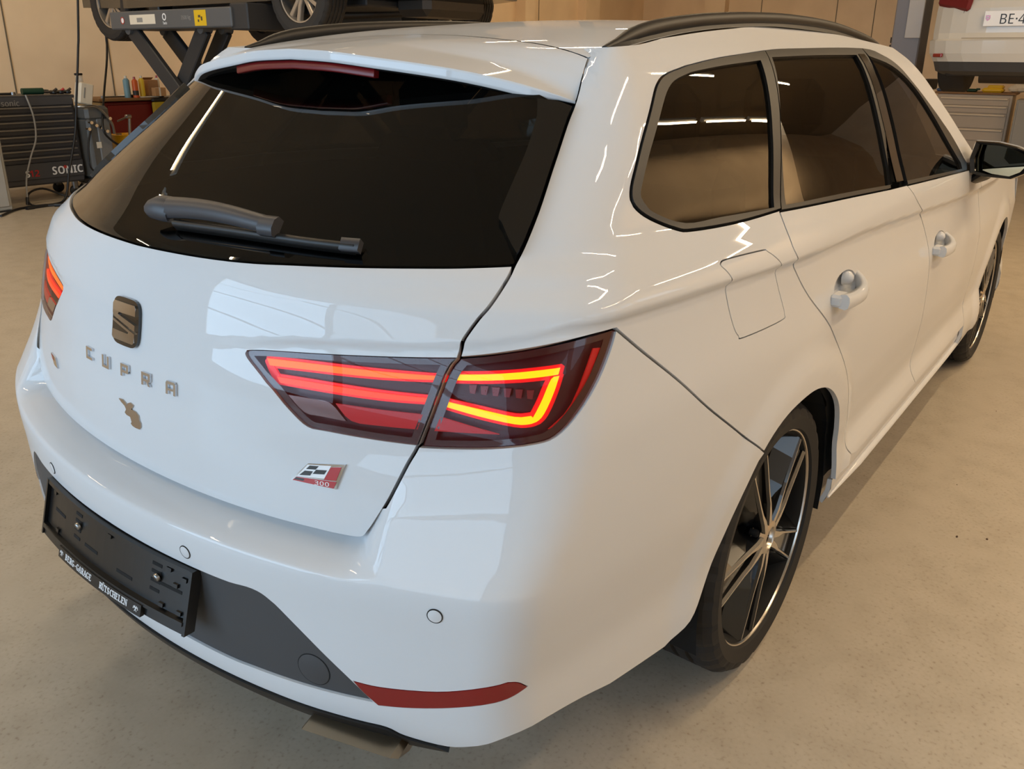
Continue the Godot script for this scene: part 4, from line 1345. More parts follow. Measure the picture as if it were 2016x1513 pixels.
			var cup := Tris.new()   # hollow behind the grip
			for jj in 5:
				for kk in 28:
					var f := func(jx: int, kx: int) -> Vector3:
						var ph := jx / 5.0 * PI / 2
						var c := handle_cup(q[0], q[1], TAU * kx / 28.0, cos(ph))
						return skin(c.x, c.y, SIDE) - skin_n(c.x, c.y, SIDE) * 0.026 * sin(ph)
					cup.quad(f.call(jj, kk), f.call(jj, kk + 1), f.call(jj + 1, kk + 1), f.call(jj + 1, kk))
			part("cup", (cup if s > 0 else cup.mirrored()).mesh(), M.paint_shade, h)
	# --- door mirrors
	for s in [1, -1]:
		var mr := Node3D.new()
		mr.name = "door_mirror"
		car.add_child(mr, true)
		tag(mr, "gloss black door mirror")
		var t := Tris.new()
		var ring := [[Vector2(0.885, 1.098), Vector2(0.955, 1.098), Vector2(1.01, 1.088), Vector2(1.065, 1.068), Vector2(1.072, 1.045), Vector2(1.045, 1.005), Vector2(1.01, 0.985), Vector2(0.93, 0.985), Vector2(0.885, 0.993), Vector2(0.875, 1.04)]]
		var c := Vector2(0.965, 1.04)
		var zs := [[-1.585, 1.0], [-1.60, 1.045], [-1.64, 1.04], [-1.69, 0.90], [-1.735, 0.6], [-1.755, 0.2]]
		for j in zs.size() - 1:
			for k in 10:
				var g := func(kk: int, jj: int) -> Vector3:
					var v: Vector2 = c + (ring[0][kk % 10] - c) * zs[jj][1]
					return Vector3(v.x, v.y, zs[jj][0] + (v.x - 0.9) * 0.12)
				t.quad(g.call(k + 1, j), g.call(k, j), g.call(k, j + 1), g.call(k + 1, j + 1))
		part("shell", (t if s > 0 else t.mirrored()).mesh(), M.gloss_black, mr)
		var gl := Tris.new()
		for k in 10:
			var a: Vector2 = c + (ring[0][k] - c) * 0.86
			var b: Vector2 = c + (ring[0][(k + 1) % 10] - c) * 0.86
			var f := func(v: Vector2, z: float) -> Vector3: return Vector3(v.x, v.y, z + (v.x - 0.97) * 0.38 + 0.008)
			gl.tri(f.call(c, -1.600), f.call(b, -1.600), f.call(a, -1.600), Vector3(-0.38, 0, 1).normalized(), Vector3(-0.38, 0, 1).normalized(), Vector3(-0.38, 0, 1).normalized())
		part("mirror_glass", (gl if s > 0 else gl.mirrored()).mesh(), M.mirror, mr)
		var rim_t := Tris.new()
		for k in 10:
			var f := func(v: Vector2, z: float) -> Vector3: return Vector3(v.x, v.y, z + (v.x - 0.9) * 0.12)
			var a: Vector2 = ring[0][k]
			var b: Vector2 = ring[0][(k + 1) % 10]
			rim_t.quad(f.call(b, -1.585), f.call(a, -1.585), f.call(c + (a - c) * 0.86, -1.594), f.call(c + (b - c) * 0.86, -1.594))
		part("mirror_rim", (rim_t if s > 0 else rim_t.mirrored()).mesh(), M.black_plastic, mr)
		var ft := Tris.new()
		ft.add(sweep([Vector3(0.872, 0.955, -1.68), Vector3(0.90, 0.97, -1.67), Vector3(0.935, 1.0, -1.655)], [Vector2(-0.045, -0.012), Vector2(0.045, -0.012), Vector2(0.035, 0.012), Vector2(-0.035, 0.012)]))
		part("mirror_foot", (ft if s > 0 else ft.mirrored()).mesh(), M.black_plastic, mr)

# ---------------------------------------------------------------- wheels
func tyre(r: float, w: float, bead: float, seg := 120, blocks := true) -> Tris:
	var t := Tris.new()
	var h := w / 2
	var prof := [[bead, -h * 0.80], [bead + 0.006, -h * 0.95], [(bead + r) / 2, -h], [r - 0.018, -h * 0.95], [r - 0.006, -h * 0.82], [r - 0.001, -h * 0.72]]
	for g in [-0.44, -0.14, 0.16, 0.46]:
		prof += [[r, h * (g - 0.055)], [r - 0.007, h * (g - 0.04)], [r - 0.007, h * (g + 0.04)], [r, h * (g + 0.055)]]
	prof += [[r - 0.001, h * 0.72], [r - 0.006, h * 0.82], [r - 0.018, h * 0.95], [(bead + r) / 2, h], [bead + 0.006, h * 0.95], [bead, h * 0.80]]
	var P := []
	for k in seg + 1:
		var a := TAU * k / seg
		var line := []
		for q in prof:
			var rr: float = q[0]
			if blocks and k % 4 == 0 and rr > r - 0.02 and absf(q[1]) > h * 0.5: rr -= 0.0045
			if blocks and (k + 2) % 6 == 0 and rr > r - 0.003 and absf(q[1]) < h * 0.5: rr -= 0.003
			line.append(Vector3(q[1], sin(a) * rr, -cos(a) * rr))
		P.append(line)
	for k in seg:
		for j in prof.size() - 1: t.quad(P[k][j], P[k + 1][j], P[k + 1][j + 1], P[k][j + 1])
	# smooth the side walls
	return t

func to_axle(t: Tris) -> Tris:   # a lathe about y becomes one about x
	var o := Tris.new()
	o.add(t, Transform3D(Basis(Vector3(0, 0, -1), PI / 2), Vector3.ZERO))
	return o

func rib(path: Array, wid: Array, top: Array, deep: float) -> Array:   # a spoke edge: [face strip, dark flanks]; path of Vector2 in the wheel plane, heights along x
	var f := Tris.new()
	var b := Tris.new()
	for k in path.size() - 1:
		var c := []
		for j in [k, k + 1]:
			var d: Vector2 = (path[mini(j + 1, path.size() - 1)] - path[maxi(j - 1, 0)]).normalized()
			var n := Vector2(-d.y, d.x)
			var q := func(e: float, hh: float) -> Vector3:
				var v: Vector2 = path[j] + n * e
				return Vector3(hh, v.y, -v.x)
			c.append([q.call(wid[j] / 2, top[j]), q.call(-wid[j] / 2, top[j]), q.call(wid[j] / 2 + 0.004, top[j] - 0.006), q.call(-wid[j] / 2 - 0.004, top[j] - 0.006), q.call(wid[j] / 2 + 0.009, top[j] - deep), q.call(-wid[j] / 2 - 0.009, top[j] - deep)])
		var A: Array = c[0]
		var B: Array = c[1]
		f.quad(A[0], A[1], B[1], B[0])
		for e in [[2, 0], [4, 2]]: b.quad(A[e[0]], A[e[1]], B[e[1]], B[e[0]])
		for e in [[1, 3], [3, 5]]: b.quad(A[e[0]], A[e[1]], B[e[1]], B[e[0]])
	return [f, b]

func build_wheel(car: Node3D, w: Array) -> void:
	var n := Node3D.new()
	n.name = "wheel"
	car.add_child(n, true)
	tag(n, "black alloy wheel with bright machined spoke edges")
	n.position = Vector3(w[0] - w[2] * 0.1175, 0.3235, w[1])
	if w[2] < 0: n.rotation.y = PI
	if not M.has("wheel_parts"):
		var face := Tris.new()
		var dark := Tris.new()
		for k in 5:
			var c := deg_to_rad(-31.0 + 72.0 * k)
			for s in [-1.0, 1.0]:
				var path := []
				for q in [[0.030, 0.010], [0.066, 0.0145], [0.098, 0.021], [0.13, 0.0235], [0.19, 0.029], [0.243, 0.034]]:
					path.append(Vector2(q[0], q[1] * s).rotated(c))
				var r := rib(path, [0.017, 0.012, 0.0058, 0.0042, 0.0036, 0.0034], [0.1085, 0.110, 0.109, 0.107, 0.105, 0.103], 0.036)
				face.add(r[0])
				dark.add(r[1])
			# black web between the two edges of a spoke, and its wide flanks
			var web := []
			for q in [[0.05, 0.012], [0.13, 0.024], [0.243, 0.034]]: web.append([Vector2(q[0], q[1]).rotated(c), Vector2(q[0], -q[1]).rotated(c)])
			for j in 2:
				var hh := [0.092, 0.092, 0.092]
				dark.quad(Vector3(hh[j], web[j][0].y, -web[j][0].x), Vector3(hh[j], web[j][1].y, -web[j][1].x), Vector3(hh[j + 1], web[j + 1][1].y, -web[j + 1][1].x), Vector3(hh[j + 1], web[j + 1][0].y, -web[j + 1][0].x))
			for s in [-1.0, 1.0]:
				var fl := []
				for q in [[0.06, 0.018, 0.086], [0.12, 0.030, 0.088], [0.19, 0.037, 0.088], [0.243, 0.042, 0.088]]:
					fl.append([Vector2(q[0], q[1] * s).rotated(c), Vector2(q[0], (q[1] + 0.024 + 0.10 * maxf(0.0, q[0] - 0.13)) * s).rotated(c), q[2]])
				for j in 3:
					var a: Array = fl[j]
					var b: Array = fl[j + 1]
					dark.quad(Vector3(a[2] + 0.012, a[0].y, -a[0].x), Vector3(a[2] - 0.03, a[1].y, -a[1].x), Vector3(b[2] - 0.03, b[1].y, -b[1].x), Vector3(b[2] + 0.012, b[0].y, -b[0].x))
		var hub := to_axle(lathe([[0.0245, 0.085], [0.0245, 0.108], [0.027, 0.1115], [0.038, 0.1095], [0.047, 0.100]], 40))
		face.add(hub)
		M.wheel_parts = {
			"tyre": tyre(0.3235, 0.235, 0.2525).mesh(),
			"rim_barrel": to_axle(lathe([[0.256, 0.092], [0.2505, 0.100], [0.245, 0.094], [0.240, 0.080], [0.232, 0.02], [0.225, -0.06], [0.245, -0.10]], 72)).mesh(),
			"rim_edge": to_axle(lathe([[0.2575, 0.094], [0.2565, 0.1035], [0.2545, 0.1050], [0.2518, 0.1040], [0.2505, 0.099]], 96)).mesh(),
			"spoke_faces": face.mesh(), "spoke_bodies": dark.mesh(),
			"hub_bore": to_axle(lathe([[0.0, 0.085], [0.0245, 0.085], [0.0245, 0.10]], 24)).mesh(),
			"hub_disc": to_axle(lathe([[0.055, 0.04], [0.062, 0.085], [0.045, 0.095], [0.0, 0.085]], 30)).mesh(),
			"brake_disc": to_axle(lathe([[0.06, 0.005], [0.155, 0.005], [0.155, -0.015], [0.06, -0.015]], 48)).mesh(),
		}
	for k in M.wheel_parts: part(k, M.wheel_parts[k], {"tyre": M.tyre, "rim_barrel": M.wheel_barrel, "rim_edge": M.machined, "spoke_faces": M.machined, "spoke_bodies": M.wheel_black, "hub_bore": M.cavity, "hub_disc": M.wheel_black, "brake_disc": M.disc}[k], n)
	for j in 5:
		var a := deg_to_rad(-31.0 + 36.0 + 72.0 * j)
		part("wheel_bolt", to_axle(lathe([[0.009, 0.08], [0.009, 0.096], [0.006, 0.099], [0.0, 0.096]], 10)).mesh(), M.cavity, n, tp(0, sin(a) * 0.056, -cos(a) * 0.056))
	part("brake_caliper", bx(0.06, 0.16, 0.09, 0.015), M.caliper, n, tp(-0.005, 0.02, -0.145))

# ================================================================ the workshop
func wallbox(called: String, a: Vector3, b: Vector3, m: Material) -> MeshInstance3D:
	var s := b - a
	return struct(called, bx(s.x, s.y, s.z), m, tp((a.x + b.x) / 2, (a.y + b.y) / 2, (a.z + b.z) / 2))

func build_room() -> void:
	var wall := mat(Color(0.93, 0.83, 0.69), 0.85)
	wall.uv1_triplanar = true
	wall.uv1_world_triplanar = true
	wall.uv1_scale = Vector3.ONE * 0.35
	wall.albedo_texture = noise_tex(512, 0.006, 5, [[0.0, Color(0.94, 0.93, 0.92)], [1.0, Color(1, 1, 1)]])
	M.wall = wall
	var floor_m := mat(Color(0.725, 0.68, 0.61), 0.42)
	floor_m.uv1_triplanar = true
	floor_m.uv1_world_triplanar = true
	floor_m.uv1_scale = Vector3.ONE * 0.55
	floor_m.albedo_texture = noise_tex(1024, 0.012, 11, [[0.0, Color(0.93, 0.925, 0.915)], [0.5, Color(0.975, 0.975, 0.97)], [1.0, Color(1, 1, 1)]], 5)
	floor_m.detail_enabled = true
	floor_m.detail_blend_mode = BaseMaterial3D.BLEND_MODE_MUL
	floor_m.detail_uv_layer = BaseMaterial3D.DETAIL_UV_1
	floor_m.detail_albedo = noise_tex(1024, 0.12, 23, [[0.0, Color(0.74, 0.70, 0.66)], [0.16, Color(0.90, 0.88, 0.86)], [0.3, Color(0.97, 0.965, 0.96)], [1.0, Color(1, 1, 1)]], 3)
	floor_m.heightmap_enabled = false
	floor_m.roughness_texture = noise_tex(512, 0.03, 31, [[0.0, Color(0.8, 0.8, 0.8)], [1.0, Color(1, 1, 1)]])
	var ceil := mat(Color(0.60, 0.55, 0.47), 0.9)
	wallbox("floor", Vector3(-8.5, -0.2, -15.7), Vector3(4.4, 0, 7.2), floor_m)
	wallbox("ceiling", Vector3(-8.5, 4.6, -15.7), Vector3(4.4, 4.8, 7.2), ceil)
	wallbox("wall_left", Vector3(-8.5, 0, -15.7), Vector3(-8.3, 4.6, 7.2), wall)
	wallbox("wall_back", Vector3(-8.3, 0, -15.7), Vector3(4.2, 4.6, -15.5), wall)
	# the wall behind the photographer is two glazed gates, the right wall has a row of small panes
	wallbox("wall_front", Vector3(-8.3, 4.4, 7.0), Vector3(4.2, 4.6, 7.2), wall)
	wallbox("wall_front", Vector3(-8.3, 0, 7.0), Vector3(4.2, 0.5, 7.2), M.white_metal)
	for k in [1, 2]: daylight("window_%d" % k, Vector3(-7.22 + 4.17 * k, 2.45, 7.1), 3.95, 3.9, [60.0, 28.0][k - 1], 1.6, 0.0)
	wallbox("wall_front", Vector3(-8.3, 0.5, 7.0), Vector3(-5.24, 4.4, 7.2), wall)
	wallbox("wall_front", Vector3(3.1, 0.5, 7.0), Vector3(4.2, 4.4, 7.2), wall)
	for k in [1, 2, 3]: wallbox("trim_2", Vector3(-9.3 + 4.17 * k - 0.11, 0.5, 7.0), Vector3(-9.3 + 4.17 * k + 0.11, 4.4, 7.2), wall)
	for y in [1.5, 2.45, 3.4]: wallbox("trim_6", Vector3(-5.24, y - 0.03, 6.98), Vector3(3.2, y + 0.03, 7.02), M.white_metal)
	wallbox("wall_right", Vector3(4.2, 0, -15.7), Vector3(4.4, 2.5, 7.2), wall)
	wallbox("wall_right", Vector3(4.2, 3.3, -15.7), Vector3(4.4, 4.6, 7.2), wall)
	wallbox("wall_right", Vector3(4.2, 2.5, -15.7), Vector3(4.4, 3.3, -3.6), wall)
	wallbox("wall_right", Vector3(4.2, 2.5, 4.2), Vector3(4.4, 3.3, 7.2), wall)
	for k in 6: daylight("window_%d" % (k + 4), Vector3(4.3, 2.9, -2.95 + 1.3 * k), 1.0, 0.8, 0.7, 1.5, PI / 2)
	for k in 7: wallbox("trim_1", Vector3(4.2, 2.5, -3.6 + 1.3 * k - (0.0 if k == 0 else 0.15)), Vector3(4.4, 3.3, -3.6 + 1.3 * k + (0.0 if k == 6 else 0.15)), wall)
	# seams, posts and panels of the far walls
	for z in [-2.29, -3.35, -4.5, -5.7, -7.0, -8.4, -9.9, -11.6]: wallbox("trim_3", Vector3(-8.302, 0, z - 0.006), Vector3(-8.292, 4.6, z + 0.006), M.seam)
	for x in [-5.6, -4.1, -3.4, -1.9, -0.4]: wallbox("trim_4", Vector3(x - 0.006, 0, -15.502), Vector3(x + 0.006, 4.6, -15.492), M.seam)
	wallbox("trim_5", Vector3(-8.3, 0, -11.2), Vector3(-8.08, 4.6, -10.9), M.wall)
	wallbox("trim_5", Vector3(-8.3, 0, -13.4), Vector3(-8.1, 4.6, -12.9), M.wall)
	wallbox("trim_5", Vector3(-6.75, 0, -15.5), Vector3(-6.3, 4.6, -15.3), M.wall)
	for x in [-6.2, -2.9, 1.9, 3.5]:
		for z in [-11.6, -8.0, -4.4, -0.8, 2.6]:
			if (z < 2.0 or x < 0.0) and (z > -11.0 or x < -5.0): tube_light(Vector3(x, 4.3, z))
	for z in [-6.2, -2.6]: tube_light(Vector3(3.5, 4.3, z))

func tube_light(p: Vector3) -> void:
	var f := thing("tube_light", "long fluorescent tube light under the workshop ceiling", "light", p, 0.0, "ceiling tubes")
	part("tray", bx(0.14, 0.06, 1.6, 0.01), M.white_metal, f, tp(0, 0.05, 0))
	part("tube", to_z(cyl(0.018, 1.5, 10)).mesh(), M.tube, f)
	var l := AreaLight3D.new()
	l.name = "tube_glow"
	l.area_size = Vector2(0.06, 1.5)
	l.light_energy = 7.5
	l.light_color = Color(1.0, 0.885, 0.72)
	l.set("area_range", 40.0)
	l.shadow_enabled = true
	l.rotation.x = -PI / 2
	l.position.y = -0.03
	f.add_child(l)

func to_z(t: Tris) -> Tris:
	var o := Tris.new()
	o.add(t, Transform3D(Basis(Vector3.RIGHT, PI / 2), Vector3.ZERO))
	return o

func daylight(called: String, p: Vector3, w: float, h: float, energy: float, seen: float, turn: float) -> void:
	struct(called, bx(w, h, 0.02), glow(Color(0.84, 0.92, 1.0), seen), tp(p.x, p.y, p.z, turn))
	var l := AreaLight3D.new()
	l.name = "daylight"
	l.area_size = Vector2(w, h)
	l.light_energy = energy
	l.light_color = Color(0.73, 0.87, 1.0)
	l.set("area_range", 40.0)
	l.shadow_enabled = true
	l.rotation.y = turn
	l.position = p + Basis(Vector3.UP, turn) * Vector3(0, 0, -0.06)
	add_child(l)

# ================================================================ things round the car
func simple_wheel(parent: Node3D, at: Vector3, face_z: float, r := 0.33) -> void:
	var n := Node3D.new()
	n.name = "wheel"
	parent.add_child(n, true)
	tag(n, "wheel with a silver alloy rim hanging from the lifted car")
	n.position = at
	n.rotation.y = -PI / 2 if face_z > 0 else PI / 2
	if not M.has("sw"):
		var sp := Tris.new()
		for k in 5:
			for s in [-1.0, 1.0]:
				var path := []
				for q in [[0.03, 0.012], [0.10, 0.02], [0.205, 0.045]]: path.append(Vector2(q[0], q[1] * s).rotated(TAU * k / 5 + 0.5))
				var rr := rib(path, [0.026, 0.024, 0.028], [0.062, 0.070, 0.074], 0.03)
				sp.add(rr[0])
				sp.add(rr[1])
		sp.add(to_axle(lathe([[0.055, 0.03], [0.05, 0.06], [0.03, 0.068], [0.0, 0.068]], 24)))
		M.sw = {"tyre": tyre(r, 0.215, 0.218, 96).mesh(),
			"rim": to_axle(lathe([[0.222, 0.080], [0.218, 0.090], [0.208, 0.088], [0.200, 0.05], [0.195, -0.06], [0.215, -0.09]], 48)).mesh(),
			"spokes": sp.mesh(), "brake_drum": to_axle(lathe([[0.16, -0.01], [0.16, 0.0], [0.0, 0.0]], 30)).mesh()}
	for k in M.sw: part(k, M.sw[k], {"tyre": M.tyre_old, "rim": M.alloy, "spokes": M.alloy, "brake_drum": M.cavity}[k], n)

func build_lift() -> void:
	var lift := thing("scissor_lift", "dark grey scissor lift holding up a car by the left wall", "car lift", Vector3(-5.2, 0, -3.25))
	for zz in [[0.73, 1.0], [-1.05, -1.0]]:
		var z: float = zz[0]
		part("platform", bx(1.78, 0.145, 0.5, 0.01), M.lift_grey, lift, tp(-0.02, 1.628, z))
		part("platform_end", bx(0.22, 0.19, 0.46, 0.01), M.lift_dark, lift, tp(0.94, 1.63, z))
		for b in [0.16, -0.16]:
			for arm in [[Vector3(-0.72, 1.56, z + b), Vector3(0.98, 0.16, z + b)], [Vector3(0.28, 1.56, z + b * 0.6), Vector3(-1.02, 0.16, z + b * 0.6)]]:
				var t := Tris.new()
				t.add(box(0.15, arm[0].distance_to(arm[1]), 0.05, 0.008), along(arm[0], arm[1]))
				part("arm", t.mesh(), M.lift_dark, lift)
				part("pin", to_z(cyl(0.045, 0.09, 14)).mesh(), M.lift_grey, lift, Transform3D(Basis.IDENTITY, arm[0]))
		part("crossbar", bx(1.0, 0.16, 0.10, 0.01), M.lift_dark, lift, tp(0.25, 1.20, z - 0.2))
		part("base_plate", bx(2.6, 0.10, 0.55, 0.01), M.lift_dark, lift, tp(0.1, 0.05, z))
		part("rubber_pad", bx(0.16, 0.06, 0.14, 0.01), M.black_plastic, lift, tp(-0.5, 1.73, z))
		part("rubber_pad", bx(0.16, 0.06, 0.14, 0.01), M.black_plastic, lift, tp(0.7, 1.73, z))
	# marks on the front edge of the platform
	var f := 0.73 + 0.2505
	part("white_label", bx(0.40, 0.075, 0.002), M.label_cream, lift, tp(-0.38, 1.632, f))
	part("label_print", bx(0.09, 0.035, 0.001), M.label_grey, lift, tp(-0.42, 1.628, f + 0.0014))
	part("yellow_warning_label", bx(0.16, 0.115, 0.002), M.label_yellow, lift, tp(0.47, 1.628, f))
	for q in [[-0.01, 0.012, 0.03, 0.018], [-0.025, -0.02, 0.018, 0.018], [0.02, -0.005, 0.02, 0.03]]: part("label_print", bx(q[2], q[3], 0.001), M.black_print, lift, tp(0.47 + q[0], 1.628 + q[1], f + 0.0014))
	var ring := part("ring_mark", lathe([[0.018, 0.0], [0.018, 0.002], [0.028, 0.002], [0.028, 0.0]], 24).mesh(), M.white_print, lift, Transform3D(Basis(Vector3.RIGHT, PI / 2), Vector3(-0.04, 1.645, f)))
	part("ring_word", text("Twin", 0.022, 0.001), M.white_print, lift, tp(-0.04, 1.598, f))
	part("load_mark", text("3500 kg", 0.028, 0.001), M.label_grey, lift, tp(0.27, 1.635, f))
	part("red_ring_mark", lathe([[0.022, 0.0], [0.022, 0.002], [0.030, 0.002], [0.030, 0.0]], 24).mesh(), M.red_print, lift, Transform3D(Basis(Vector3.RIGHT, PI / 2), Vector3(-0.70, 1.628, f)))
	part("red_ring_field", cyl(0.021, 0.002, 20).mesh(), M.white_print, lift, Transform3D(Basis(Vector3.RIGHT, PI / 2), Vector3(-0.70, 1.628, f)))
	# the car on it
	var c := thing("lifted_car", "dark car on the scissor lift showing its wheels and underside", "car", Vector3(-5.12, 1.47, -3.35))
	var body := Tris.new()
	var prof := [[-2.1, 0.42, 0.62], [-1.9, 0.30, 0.85], [-1.0, 0.27, 0.9], [1.0, 0.27, 0.9], [2.0, 0.33, 0.86], [2.25, 0.45, 0.6]]
	for k in prof.size() - 1:
		var a: Array = prof[k]
		var b: Array = prof[k + 1]
		for s in [-1.0, 1.0]:
			var q := [Vector3(a[0], a[1], s * a[2]), Vector3(b[0], b[1], s * b[2]), Vector3(b[0], 0.9, s * b[2]), Vector3(a[0], 0.9, s * a[2])]
			if s > 0: body.quad(q[0], q[1], q[2], q[3])
			else: body.quad(q[1], q[0], q[3], q[2])
		body.quad(Vector3(a[0], a[1], -a[2]), Vector3(b[0], b[1], -b[2]), Vector3(b[0], b[1], b[2]), Vector3(a[0], a[1], a[2]))
		body.quad(Vector3(a[0], 0.9, a[2]), Vector3(b[0], 0.9, b[2]), Vector3(b[0], 0.9, -b[2]), Vector3(a[0], 0.9, -a[2]))
	part("lower_body", body.mesh(), M.car_dark, c)
	part("cabin", bx(2.6, 0.55, 1.45, 0.2), M.gloss_black, c, tp(-0.1, 1.15, 0))
	part("undertray", bx(3.4, 0.05, 1.1, 0.01), M.lift_dark, c, tp(0, 0.26, 0))
	part("exhaust_pipe", sweep(spline3([Vector3(-1.2, 0.22, 0.1), Vector3(0.4, 0.22, 0.15), Vector3(1.0, 0.22, -0.1), Vector3(1.9, 0.24, -0.3)], 6), circle(0.035, 10)).mesh(), M.steel_dark, c)
	part("silencer", bx(0.35, 0.16, 0.7, 0.05), M.steel_dark, c, tp(1.85, 0.25, -0.1))
	part("rear_axle", rod(Vector3(1.35, 0.30, -0.7), Vector3(1.35, 0.30, 0.7), 0.045).mesh(), M.steel_dark, c)
	for x in [1.35, -1.36]:
		for z in [0.90, -0.98]: simple_wheel(c, Vector3(x, 0.33, z - signf(z) * 0.11), z)

func drawer_front(parent: Node, at: Transform3D, w: float, h: float, m: Material, grip: Material) -> void:
	var d := part("drawer", bx(w, h, 0.02, 0.003), m, parent, at)
	part("handle_strip", bx(w * 0.97, 0.016, 0.02, 0.004), grip, d, tp(0, h / 2 - 0.014, 0.014))

func castor(parent: Node, at: Vector3) -> void:
	var n := Node3D.new()
	n.name = "castor"
	parent.add_child(n, true)
	n.position = at
	part("wheel", to_axle(cyl(0.055, 0.03, 18, 0.006)).mesh(), M.black_plastic, n, tp(0, 0.055, 0))
	part("fork", bx(0.05, 0.09, 0.05, 0.008), M.steel, n, tp(0, 0.115, 0))

func build_left() -> void:
	var face := Basis(Vector3.UP, PI / 2)   # fronts that look along +x
	# --- tool chest
	var c := thing("tool_chest", "charcoal roller tool chest with eight slim drawers by the left wall", "tool chest", Vector3(-7.1, 0, -1.75))
	part("body", bx(0.5, 0.80, 1.14, 0.015), M.chest, c, tp(-0.27, 0.55, 0))
	part("top_tray", bx(0.52, 0.03, 1.16, 0.008), M.chest_dark, c, tp(-0.27, 0.965, 0))
	for k in 8: drawer_front(c, Transform3D(face, Vector3(-0.015, 0.855 - k * 0.066, 0)), 1.09, 0.058, M.chest_dark, M.chest_grip)
	part("name_panel", bx(0.02, 0.075, 1.10, 0.004), M.chest, c, tp(-0.012, 0.925, 0))
	part("top_word", text("sonic", 0.05, 0.002), M.label_grey, c, Transform3D(face, Vector3(0.0, 0.915, 0.02)))
	part("foot_panel", bx(0.02, 0.15, 1.12, 0.004), M.chest, c, tp(-0.012, 0.285, 0))
	var w1 := part("brand_word", text("SONIC", 0.075, 0.002, "Droid Sans", true), M.white_print, c, Transform3D(face, Vector3(0.0, 0.275, -0.40)))
	w1.scale = Vector3(0.95, 1, 1)
	part("brand_dot", cyl(0.016, 0.003, 14).mesh(), M.red_print, c, Transform3D(Basis(Vector3(0, 0, 1), PI / 2), Vector3(0.0015, 0.305, -0.378)))
	part("series_letter", text("S", 0.062, 0.002, "Droid Sans", true), M.white_print, c, Transform3D(face, Vector3(0.0, 0.265, -0.025)))
	part("series_number", text("12", 0.062, 0.002, "Droid Sans", true), M.red_print, c, Transform3D(face, Vector3(0.0, 0.265, -0.085)))
	for z in [-0.48, 0.48]:
		for x in [-0.08, -0.45]: castor(c, Vector3(x, 0, z))
	# tools lying on it
	var gt := thing("cordless_ratchet", "dark green cordless tool lying on the charcoal tool chest", "power tool", Vector3(-7.2, 0.985, -1.98))
	part("barrel", rod(Vector3(0, 0.03, 0.09), Vector3(0, 0.03, -0.10), 0.03).mesh(), M.tool_green, gt)
	part("grip", bx(0.05, 0.05, 0.07, 0.015), M.tool_green, gt, tp(0, 0.03, 0.05))
	part("head", rod(Vector3(0, 0.03, -0.10), Vector3(0, 0.025, -0.15), 0.018).mesh(), M.steel, gt)
	var rt := thing("ratchet", "black and steel ratchet at the near end of the chest top", "ratchet", Vector3(-7.2, 0.985, -1.72))
	part("shaft", rod(Vector3(0, 0.012, 0.12), Vector3(0, 0.012, -0.08), 0.011).mesh(), M.black_plastic, rt)
	part("head", cyl(0.022, 0.025, 14).mesh(), M.steel, rt, tp(0, 0.014, -0.09))
	for q in [[-2.165, "black air tool beside the green cordless tool"], [-2.232, "small black tool with a red band on the chest top"], [-2.296, "dark socket set at the far end of the chest top"]]:
		var o := thing("hand_tool", q[1], "tool", Vector3(-7.18, 0.985, q[0]))
		part("body", bx(0.10, 0.035, 0.048, 0.012), M.black_plastic, o, tp(0, 0.018, 0))
		part("nose", rod(Vector3(0.02, 0.03, 0.0), Vector3(0.02, 0.05, -0.03), 0.012).mesh(), M.red_print if q[0] == -2.232 else M.steel_dark, o)
	# --- pale cabinet at the left edge of the frame
	var g := thing("metal_cabinet", "pale grey metal cabinet cut off by the left picture edge", "cabinet", Vector3(-6.72, 0, -0.95))
	part("body", bx(0.32, 0.95, 1.0, 0.01), M.pale_metal, g, tp(-0.17, 0.49, 0))
	part("plinth", bx(0.30, 0.03, 0.96), M.black_plastic, g, tp(-0.17, 0.015, 0))
	part("door", bx(0.015, 0.88, 0.94, 0.004), M.pale_metal, g, tp(0.0, 0.49, 0))
	var tw := thing("trolley_wheel", "black trolley wheel at the left picture edge", "wheel", Vector3(-6.3, 0.05, -1.02))
	part("tyre", to_axle(cyl(0.05, 0.035, 18, 0.008)).mesh(), M.black_plastic, tw)
	part("hub", to_axle(cyl(0.02, 0.04, 12)).mesh(), M.steel, tw)
	# --- grey service trolley with gauges
	var a := thing("service_trolley", "tall grey service trolley with gauges and tube handle beside the chest", "trolley", Vector3(-7.0, 0, -2.47))
	part("body", bx(0.34, 0.60, 0.24, 0.03), M.trolley_grey, a, tp(-0.15, 0.46, 0))
	part("front_panel", bx(0.02, 0.58, 0.13, 0.01), M.trolley_light, a, tp(0.02, 0.46, -0.035))
	part("gauge_head", bx(0.30, 0.14, 0.24, 0.03), M.trolley_grey, a, tp(-0.13, 0.80, 0))
	part("handle", tube([Vector3(0.03, 0.60, -0.13), Vector3(0.05, 0.72, -0.10), Vector3(0.06, 0.86, 0.02), Vector3(0.05, 0.87, 0.15), Vector3(0.0, 0.87, 0.2)], 0.014).mesh(), M.steel, a)
	for q in [[0.72, 0.10], [0.69, 0.055], [0.67, 0.01], [0.66, 0.13], [0.63, -0.045], [0.75, -0.09]]:
		var k := Node3D.new()
		k.name = "valve"
		a.add_child(k, true)
		k.position = Vector3(0.03, q[0], q[1])
		part("stem", rod(Vector3(-0.02, 0, 0), Vector3(0.03, 0, 0), 0.008).mesh(), M.brass, k)
		part("knob", rod(Vector3(0.03, 0, 0), Vector3(0.045, 0, 0), 0.016).mesh(), M.chrome, k)
	part("data_plate", bx(0.003, 0.06, 0.05), M.label_cream, a, tp(0.033, 0.50, 0.04))
	part("hose", tube([Vector3(0.03, 0.65, 0.10), Vector3(0.06, 0.5, 0.16), Vector3(0.08, 0.30, 0.18), Vector3(0.05, 0.22, 0.05), Vector3(0.04, 0.26, -0.1)], 0.009).mesh(), M.black_plastic, a)
